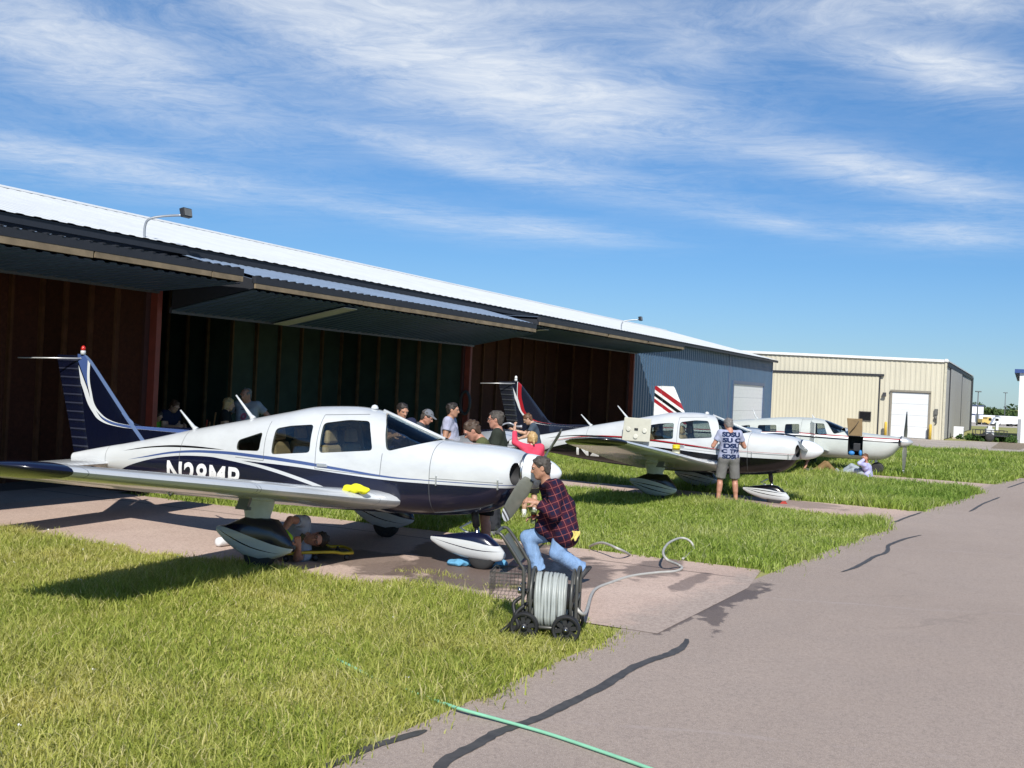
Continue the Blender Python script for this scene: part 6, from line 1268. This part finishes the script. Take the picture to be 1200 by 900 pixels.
# man in the lettered tee
b = base_of(856,495,20.75); J = stand(b, R(96), 1.76, .04, {'l':((.03,.13,-.27),(.24,.05,-.22)), 'r':((.04,-.14,-.26),(.24,-.14,-.22))}, (12,-18))
lf_ = rotz(nv(0,1,0), R(96))
for a_, b_ in (('kl',.05),('al',.07),('tl',.09),('kr',-.05),('ar',-.07),('tr',-.09),('hl',.012),('hr',-.012)): J[a_] = J[a_]+lf_*b_
P_SU = person('man in a blue lettered tee and grey shorts seen from behind at the black airplane', J, SKIN3, cloth('tee_pale_lilac', (.32,.34,.46)), 'short', SH_G, 'short', H_SALT, 'short', GSHOE, fat=.02, fs=1.02, loose=.008, hem=-.05)
def shirt_print(root, J, rows, m, front=False):
    sh = [c for c in bpy.data.objects if c.name.startswith('shirt') and c.parent and c.parent == root or (c.name.startswith('shirt') and c.parent and c.parent.parent == root)][0]
    from mathutils.bvhtree import BVHTree
    bv = BVHTree.FromPolygons([v.co for v in sh.data.vertices], [tuple(q.vertices) for q in sh.data.polygons])
    org = np.array(root.location); right = unit(J['sr']-J['sl']); up = unit(J['neck']-J['pel']); fwd = unit(np.cross(up, right))*(-1 if front else 1); right = right*(-1 if front else 1); bm = bmesh.new()
    for txt, z, hgt, x0, x1 in rows:
        cu = bpy.data.curves.new('t', 'FONT'); cu.body = txt; cu.size = 1; cu.offset = .06; o = bpy.data.objects.new('t_work', cu); C.objects.link(o); dg = bpy.context.evaluated_depsgraph_get(); dg.update(); me = bpy.data.meshes.new_from_object(o.evaluated_get(dg)); kill(o)
        b2 = bmesh.new(); b2.from_mesh(me); bmesh.ops.triangulate(b2, faces=b2.faces); bmesh.ops.subdivide_edges(b2, edges=[e for e in b2.edges if e.calc_length() > .15], cuts=2, use_grid_fill=True); xs = [v.co.x for v in b2.verts]; ys = [v.co.y for v in b2.verts]
        for v in b2.verts:
            a = x0+(x1-x0)*(v.co.x-min(xs))/(max(xs)-min(xs)); c = z+hgt*(v.co.y-min(ys))/(max(ys)-min(ys)); q = Vector(J['pel']-org+right*a+up*c-fwd*.6)
            hit = bv.ray_cast(q, Vector(fwd), 1.2); v.co = (hit[0]-Vector(fwd)*.005) if hit[0] else q+Vector(fwd)*.45
        # drop pieces that ran past the outline
        bad = [f for f in b2.faces if max((f.verts[i].co-f.verts[i-1].co).length for i in range(len(f.verts))) > .07]; bmesh.ops.delete(b2, geom=bad, context='FACES'); m2 = bpy.data.meshes.new('t'); b2.to_mesh(m2); b2.free(); bm.from_mesh(m2)
    me = bpy.data.meshes.new('shirt_lettering'); bm.to_mesh(me); bm.free(); me.materials.append(m); return link('shirt_lettering', me, sh)
shirt_print(P_SU, J, [('SDSU', .40, .10, -.18, .18), ('SU', .29, .095, -.17, .03), ('C', .29, .095, .07, .20), ('DSU', .18, .095, -.15, .19), ('C', .085, .075, -.18, -.08), ('TBB', .08, .085, -.03, .18), ('SDSU', -.03, .09, -.17, .17)], cloth('print_blue', (.012,.025,.075)))
# man on the creeper
J = dict(k=1.0, head=T(373,632,12.35), neck=T(362,631,12.40), chest=T(345,631,12.50), pel=T(318,636,12.85), sr=T(357,611,12.38), sl=T(358,650,12.30), er=T(340,609,12.10), wr=T(333,621,11.95), el=T(348,654,12.15), wl=T(350,640,11.98),
    hr=T(311,629,12.95), hl=T(312,645,12.9), kr=T(283,634,13.2), kl=T(284,643,13.15), ar=T(297,633,13.75), al=T(298,637,13.70), tr=T(291,634,13.85), tl=T(292,638,13.8), face=unit((-.15,-1,.12)), hup=unit((1,-.12,.08)))
person('man in a grey blue tee lying on a creeper under the navy airplane wing', J, SKIN3, cloth('tee_grey_blue', (.36,.40,.48)), 'short', TR_D, 'long', H_DARK, 'short', BLKSHOE, h=.0105, fs=1.05, glasses=True, hands={'r':((-.2,-.4,-.7),(-.2,-.8,.1)), 'l':((-.1,-.3,.8),(.3,-.9,0))})
p = T(333,630,11.90); soft('rag', [((0,0,.03),(.05,.03,.06)),((.05,0,.0),(.05,.03,.05)),((-.03,0,-.04),(.04,.03,.06)),((.02,0,-.08),(.04,.02,.04))], RAGG, 'lime green rag in the hand of the man on the creeper', 'rag', tuple(p), noise=.007, h=.008)
p = T(353,631,12.0); mb = MB(); mb.box((-.03,-.006,-.06),(.03,.006,.06)); o = mb.build('phone', mat('phone_black', (.012,.012,.014), .2), bevel=.006); o.location = tuple(p); o.rotation_euler = (0,.5,.3); tag(o, 'small black phone in the lower hand of the man on the creeper', 'phone')
# people at the hangar opening
GRP = 'people washing and watching around the airplanes'
J = stand(base_of(291,463,20.6), R(-98), 1.90, .03, {'l':((-.06,.22,-.22),(.02,.08,-.43)), 'r':((-.06,-.22,-.22),(.02,-.08,-.43))}, (-20,-14)); person('bald man in a grey printed tee with hands on hips at the hangar opening', J, SKIN3, TEE_G, 'short', TR_D, 'long', H_SALT, 'thin', GSHOE, GRP, fat=.06, fs=1.08)
P_B = bpy.data.objects[[o.name for o in bpy.data.objects if o.name.startswith('person')][-1]]
shirt_print(P_B, J, [('-', .42, .015, -.09, .08)], cloth('print_navy', (.02,.025,.06)), True); shirt_print(P_B, J, [('o', .22, .14, -.06, .06)], cloth('print_rose', (.35,.10,.16)), True)
J = stand(base_of(264,473,20.2), R(8), 1.70, .06, HANDS_FWD, (10,-10)); person('woman with long blond hair and black tee seen from the side in the hangar', J, SKIN, TEE_B, 'short', JEAN2, 'long', H_BLOND, 'long', GSHOE, GRP)
J = stand(base_of(199,474,20.0), R(-28), 1.64, .10, HANDS_FWD, (0,-32)); person('boy in a navy tee looking down at his hands in the hangar', J, SKIN, TEE_N, 'short', TR_D, 'long', H_RED, 'short', GSHOE, GRP)
J = stand(base_of(181,486,19.8), R(-30), 1.42, .10, HANDS_FWD, (0,-30)); person('girl in a bright green hoodie with brown hair beside the red post', J, SKIN, LIME, 'long', JEAN2, 'long', H_BROWN, 'long', WSHOE, GRP)
J = stand(base_of(469,483,17.0), R(-75), 1.84, .05, {'l':((.10,.06,-.26),(.24,-.10,-.18)), 'r':((.08,-.05,-.27),(.26,.06,-.20))}, (20,-15)); person('dark haired man in a navy tee seen over the windshield of the navy airplane', J, SKIN2, TEE_N, 'short', TR_D, 'long', H_DARK, 'short', GSHOE, GRP, fs=1.05)
J = stand(base_of(492,490,17.8), R(-12), 1.74, .12, HANDS_FWD, (0,-25)); person('man in a grey baseball cap and charcoal tee looking down', J, SKIN3, TEE_C, 'short', TR_D, 'long', H_GREY, 'short', GSHOE, GRP, cap=GCAP, fs=1.05)
J = stand(base_of(527,487,18.6), R(-8), 1.84, .04, None, (0,-4)); person('dark haired man in a pale lavender tee facing right beside the post', J, SKIN2, TEE_L, 'short', TR_D, 'long', H_DARK, 'short', GSHOE, GRP, fat=.03, fs=1.08)
J = stand(base_of(575,505,13.2), R(186), 1.80, .30, {'l':((.16,.04,-.24),(.36,.0,-.36)), 'r':((.16,-.04,-.24),(.38,-.02,-.34))}, (5,-35)); person('man in an olive tee and shorts bending over the white cowling', J, SKIN3, TEE_O, 'short', SH_B, 'short', H_BROWN, 'short', GSHOE, GRP, fs=1.05)
J = stand(base_of(585,490,15.0), R(176), 1.83, .03, {'l':((.04,.04,-.28),(.22,-.06,-.36)), 'r':((.04,-.04,-.28),(.22,.06,-.36))}, (0,-4)); person('man with glasses in a dark green tee behind the bending man', J, SKIN3, TEE_D, 'short', TR_D, 'long', H_GREY, 'short', GSHOE, GRP, fat=.03, fs=1.08, glasses=True)
J = stand(base_of(630,492,22.4), R(182), 1.66, .28, {'l':((.12,.05,-.23),(.30,.0,-.30)), 'r':((.16,-.02,-.20),(.40,.0,-.14))}, (0,-35)); person('boy in a slate tee and jeans bending over the tail of the black airplane', J, SKIN, TEE_S, 'short', JEAN, 'long', H_RED, 'short', GSHOE, GRP)
J = stand(base_of(624,517,17.0), R(112), 1.46, .05, {'l':((.10,.14,.08),(.14,.14,.33)), 'r':((.03,-.05,-.25),(.16,-.02,-.38))}, (-5,5)); person('blond girl in a pink top and black shorts reaching up behind the spinner', J, SKIN, PINK, 'long', SH_B, 'short', H_BLOND, 'pony', WSHOE, GRP, socks=WSOCK)
p = J['wl']; mb = MB(); mb.tube(spline([(0,0,.06),(-.10,0,.10),(-.24,.05,.04),(-.34,.1,-.10),(-.40,.1,-.35)], 6), .013, 7); mb.lathe([(0,.016),(.06,.02),(.08,.028),(.10,.028)], 12, 0, lambda a, b, c: Vector((.02+a, b, .05+c))); o = mb.build('spray_nozzle', mat('nozzle_grey', (.35,.36,.38), .35, .4)); o.location = tuple(p); tag(o, 'grey hose nozzle in the raised hand of the girl in pink', 'nozzle')
# the two by the far airplane
J = dict(k=.98, head=T(1013.5,536.5,30.3), neck=T(1015,543,30.3), chest=T(1016,548,30.32), pel=T(1018,555.5,30.35), sl=T(1013,545,30.08), sr=T(1017,545.5,30.52), el=T(1007,543,29.95), wl=T(1013,538,30.05), er=T(1009,552,30.5), wr=T(1003,552,30.45), hl=T(1016,556,30.25), hr=T(1016,556,30.45), kl=T(1000,551,30.3), kr=T(998,546,30.5), al=T(984,555.5,30.5), ar=T(985,554.5,30.65), tl=T(980,551,30.5), tr=T(981,549.5,30.65), face=unit((-.7,-.5,-.1)), hup=unit((-.05,0,1)))
person('person in a lavender shirt sitting on the grass under the far airplane nose', J, SKIN3, LAV, 'long', PALEJ, 'long', H_RED, 'short', BOOT, hem=-.12)
J = dict(k=1.0, head=T(929,551,31.3), neck=T(935,552,31.2), chest=T(942,552.5,31.15), pel=T(954,553.5,31.05), sl=T(937,553,30.95), sr=T(937,552,31.35), el=T(943,548,30.8), wl=T(946,541,30.95), er=T(943,547,31.5), wr=T(946,540,31.2), hl=T(955,553.5,30.95), hr=T(955,553.5,31.15), kl=T(969,543.5,30.9), kr=T(967,543,31.2), al=T(979,553.5,30.85), ar=T(977,553,31.1), tl=T(984,553.5,30.85), tr=T(982,553,31.1), face=unit((.1,0,1)), hup=unit((-1,.1,.1)))
person('person in khaki trousers lying on the grass beneath the far airplane', J, SKIN2, TEE_C, 'short', SH_K, 'long', H_BROWN, 'short', BOOT)
# ------------------------------------------------------------------ light, sky, camera
SUN_EL, SUN_X, SUN_Y = 40.5, .0, -1.0
az = math.atan2(SUN_X, SUN_Y); el = R(SUN_EL)
sd_ = Vector((math.sin(az)*math.cos(el), math.cos(az)*math.cos(el), math.sin(el)))
sun = bpy.data.lights.new('sun', 'SUN'); sun.energy = 4.4; sun.angle = R(.53); sun.color = (1.0,.955,.88)
so = bpy.data.objects.new('sun', sun); C.objects.link(so); so.rotation_euler = (-sd_).to_track_quat('-Z', 'Y').to_euler(); so.location = (0,0,60)
world = bpy.data.worlds.new('World'); bpy.context.scene.world = world; world.use_nodes = True
class WT(NT):
    def __init__(s, t): s.t = t
w = WT(world.node_tree); bg = world.node_tree.nodes['Background']
sky = w.n('ShaderNodeTexSky', sky_type='NISHITA'); sky.sun_disc = False; sky.sun_elevation = el; sky.sun_rotation = az; sky.altitude = 400; sky.air_density = 1.0; sky.dust_density = .25; sky.ozone_density = 2.2
# cirrus on a flat cloud deck: a view direction meets the deck at (x/z, y/z)
x, y, z = w.sep(w.n('ShaderNodeTexCoord').outputs['Generated']); zc_ = w.math('MAXIMUM', z, .02); X = w.math('DIVIDE', x, zc_); Y = w.math('DIVIDE', y, zc_)
cb = w.n('ShaderNodeCombineXYZ'); w.put(cb.inputs[0], X); w.put(cb.inputs[1], Y); P_ = cb.outputs[0]
def deck(px, py): r = ray(px, py); return (r.x/r.z, r.y/r.z)
def mapped(ang, sc):
    m = w.n('ShaderNodeMapping'); m.vector_type = 'POINT'; w.put(m.inputs['Vector'], P_); m.inputs['Rotation'].default_value = (0,0,ang); m.inputs['Scale'].default_value = sc; return m.outputs[0]
def warp(v, src, amt):
    nd = w.n('ShaderNodeTexNoise'); w.put(nd.inputs['Vector'], v); nd.inputs['Scale'].default_value = src; nd.inputs['Detail'].default_value = 4
    vm = w.n('ShaderNodeVectorMath', operation='MULTIPLY_ADD'); s_ = w.n('ShaderNodeVectorMath', operation='SUBTRACT'); w.put(s_.inputs[0], nd.outputs['Color']); s_.inputs[1].default_value = (.5,.5,.5)
    w.put(vm.inputs[0], s_.outputs[0]); vm.inputs[1].default_value = (amt,amt,0); w.put(vm.inputs[2], v); return vm.outputs[0]
m1 = warp(mapped(.35, (.50,.62,1)), .8, 1.1); m2 = warp(mapped(.30, (.75,.95,1)), 1.3, .8)
n1 = w.noise(m1, 1.5, 7, .60); n2 = w.noise(m2, 3.4, 8, .66); n3 = w.noise(mapped(.4, (.35,.12,1)), 1.0, 3, .5); n4 = w.noise(m2, 15, 7, .72)
def blob(px, py, wx, wy, k, tilt=0):
    # soft patch in view-direction terms (x/y, z/y) so that its size is that of the cloud seen in the photo
    r = ray(px, py); xa = w.math('SUBTRACT', w.math('DIVIDE', x, w.math('MAXIMUM', y, .05)), r.x); za = w.math('SUBTRACT', w.math('DIVIDE', z, w.math('MAXIMUM', y, .05)), r.z)
    c, s = math.cos(tilt), math.sin(tilt)
    a = w.math('DIVIDE', w.math('ADD', w.math('MULTIPLY', xa, c), w.math('MULTIPLY', za, s)), wx/F0); b = w.math('DIVIDE', w.math('SUBTRACT', w.math('MULTIPLY', za, c), w.math('MULTIPLY', xa, s)), wy/F0)
    d = w.math('ADD', w.math('MULTIPLY', a, a), w.math('MULTIPLY', b, b)); g = w.math('MULTIPLY', w.math('POWER', 2.718, w.math('MULTIPLY', d, -1.0)), k)
    return w.math('MULTIPLY', g, w.math('GREATER_THAN', y, .05))
tot = None
for a in [(560,75,230,62,.95,-.30),(700,120,150,34,.8,-.12),(400,40,220,60,.7,-.3),(130,75,200,62,.85,-.30),(60,185,190,26,.75,-.14),(230,210,120,16,.5,-.14),(40,30,140,50,.5,0),(1090,75,150,34,1.0,-.14),(1040,202,190,24,.85,-.16),(620,198,190,20,.62,-.14),(520,185,110,14,.5,-.2),(640,268,110,13,.62,-.08),(480,252,130,16,.42,-.15),(905,262,70,10,.6,-.12),(1110,272,110,18,.6,.0),(1080,5,190,26,.9,.05),(800,60,110,50,.42,-.2),(560,5,300,22,.5,0)]:
    g_ = blob(*a); tot = g_ if tot is None else w.math('ADD', tot, w.math('MULTIPLY', g_, w.math('SUBTRACT', 1.0, tot)))
tex = w.math('ADD', w.math('ADD', w.math('MULTIPLY', n1, .40), w.math('MULTIPLY', n2, .36)), w.math('MULTIPLY', n4, .24))
back = w.math('MULTIPLY', w.step(n3, .5, .72), w.math('LESS_THAN', y, .2))
cov = w.math('MAXIMUM', tot, w.math('MULTIPLY', back, .6))
dens = w.math('MULTIPLY', w.math('MULTIPLY', w.math('POWER', cov, .8), w.step(w.math('ADD', tex, w.math('MULTIPLY', cov, .13)), .40, .70)), w.step(z, .015, .09))
dens = w.math('ADD', dens, w.math('MULTIPLY', w.step(tex, .44, .70), w.math('MULTIPLY', w.step(z, .12, .34), .16)))
dens = w.math('ADD', w.math('MULTIPLY', dens, .88), w.math('MULTIPLY', w.step(z, .12, 0.0), .12))
zt_ = w.step(z, .05, .30); tint = w.mix(zt_, (.37,.56,.80), (.45,.74,.98))
mx = w.mix(w.math('MINIMUM', dens, .93), w.mix(1.0, sky.outputs[0], tint, 'MULTIPLY'), (7.0,7.4,7.9))
world.node_tree.links.new(mx, bg.inputs['Color']); bg.inputs['Strength'].default_value = .092
cam = bpy.data.cameras.new('camera'); co = bpy.data.objects.new('camera', cam); C.objects.link(co); bpy.context.scene.camera = co
cam.sensor_width = 36; cam.lens = 36*F0/1200; cam.clip_end = 6000; cam.clip_start = .05
ri = Vector((math.cos(ROLL),0,math.sin(ROLL))); up = Vector((-math.sin(ROLL),0,math.cos(ROLL))); bk_ = Vector((0,-1,0))
co.matrix_world = Matrix(((ri.x,up.x,bk_.x,0),(ri.y,up.y,bk_.y,0),(ri.z,up.z,bk_.z,CAMH),(0,0,0,1)))
sc = bpy.context.scene; sc.view_settings.view_transform = 'Standard'; sc.view_settings.look = 'None'; sc.view_settings.exposure = 0.4; sc.view_settings.gamma = 1.0
sc.render.engine = 'CYCLES'; sc.cycles.max_bounces = 8; sc.cycles.transparent_max_bounces = 16
sc.cycles.use_denoising = True
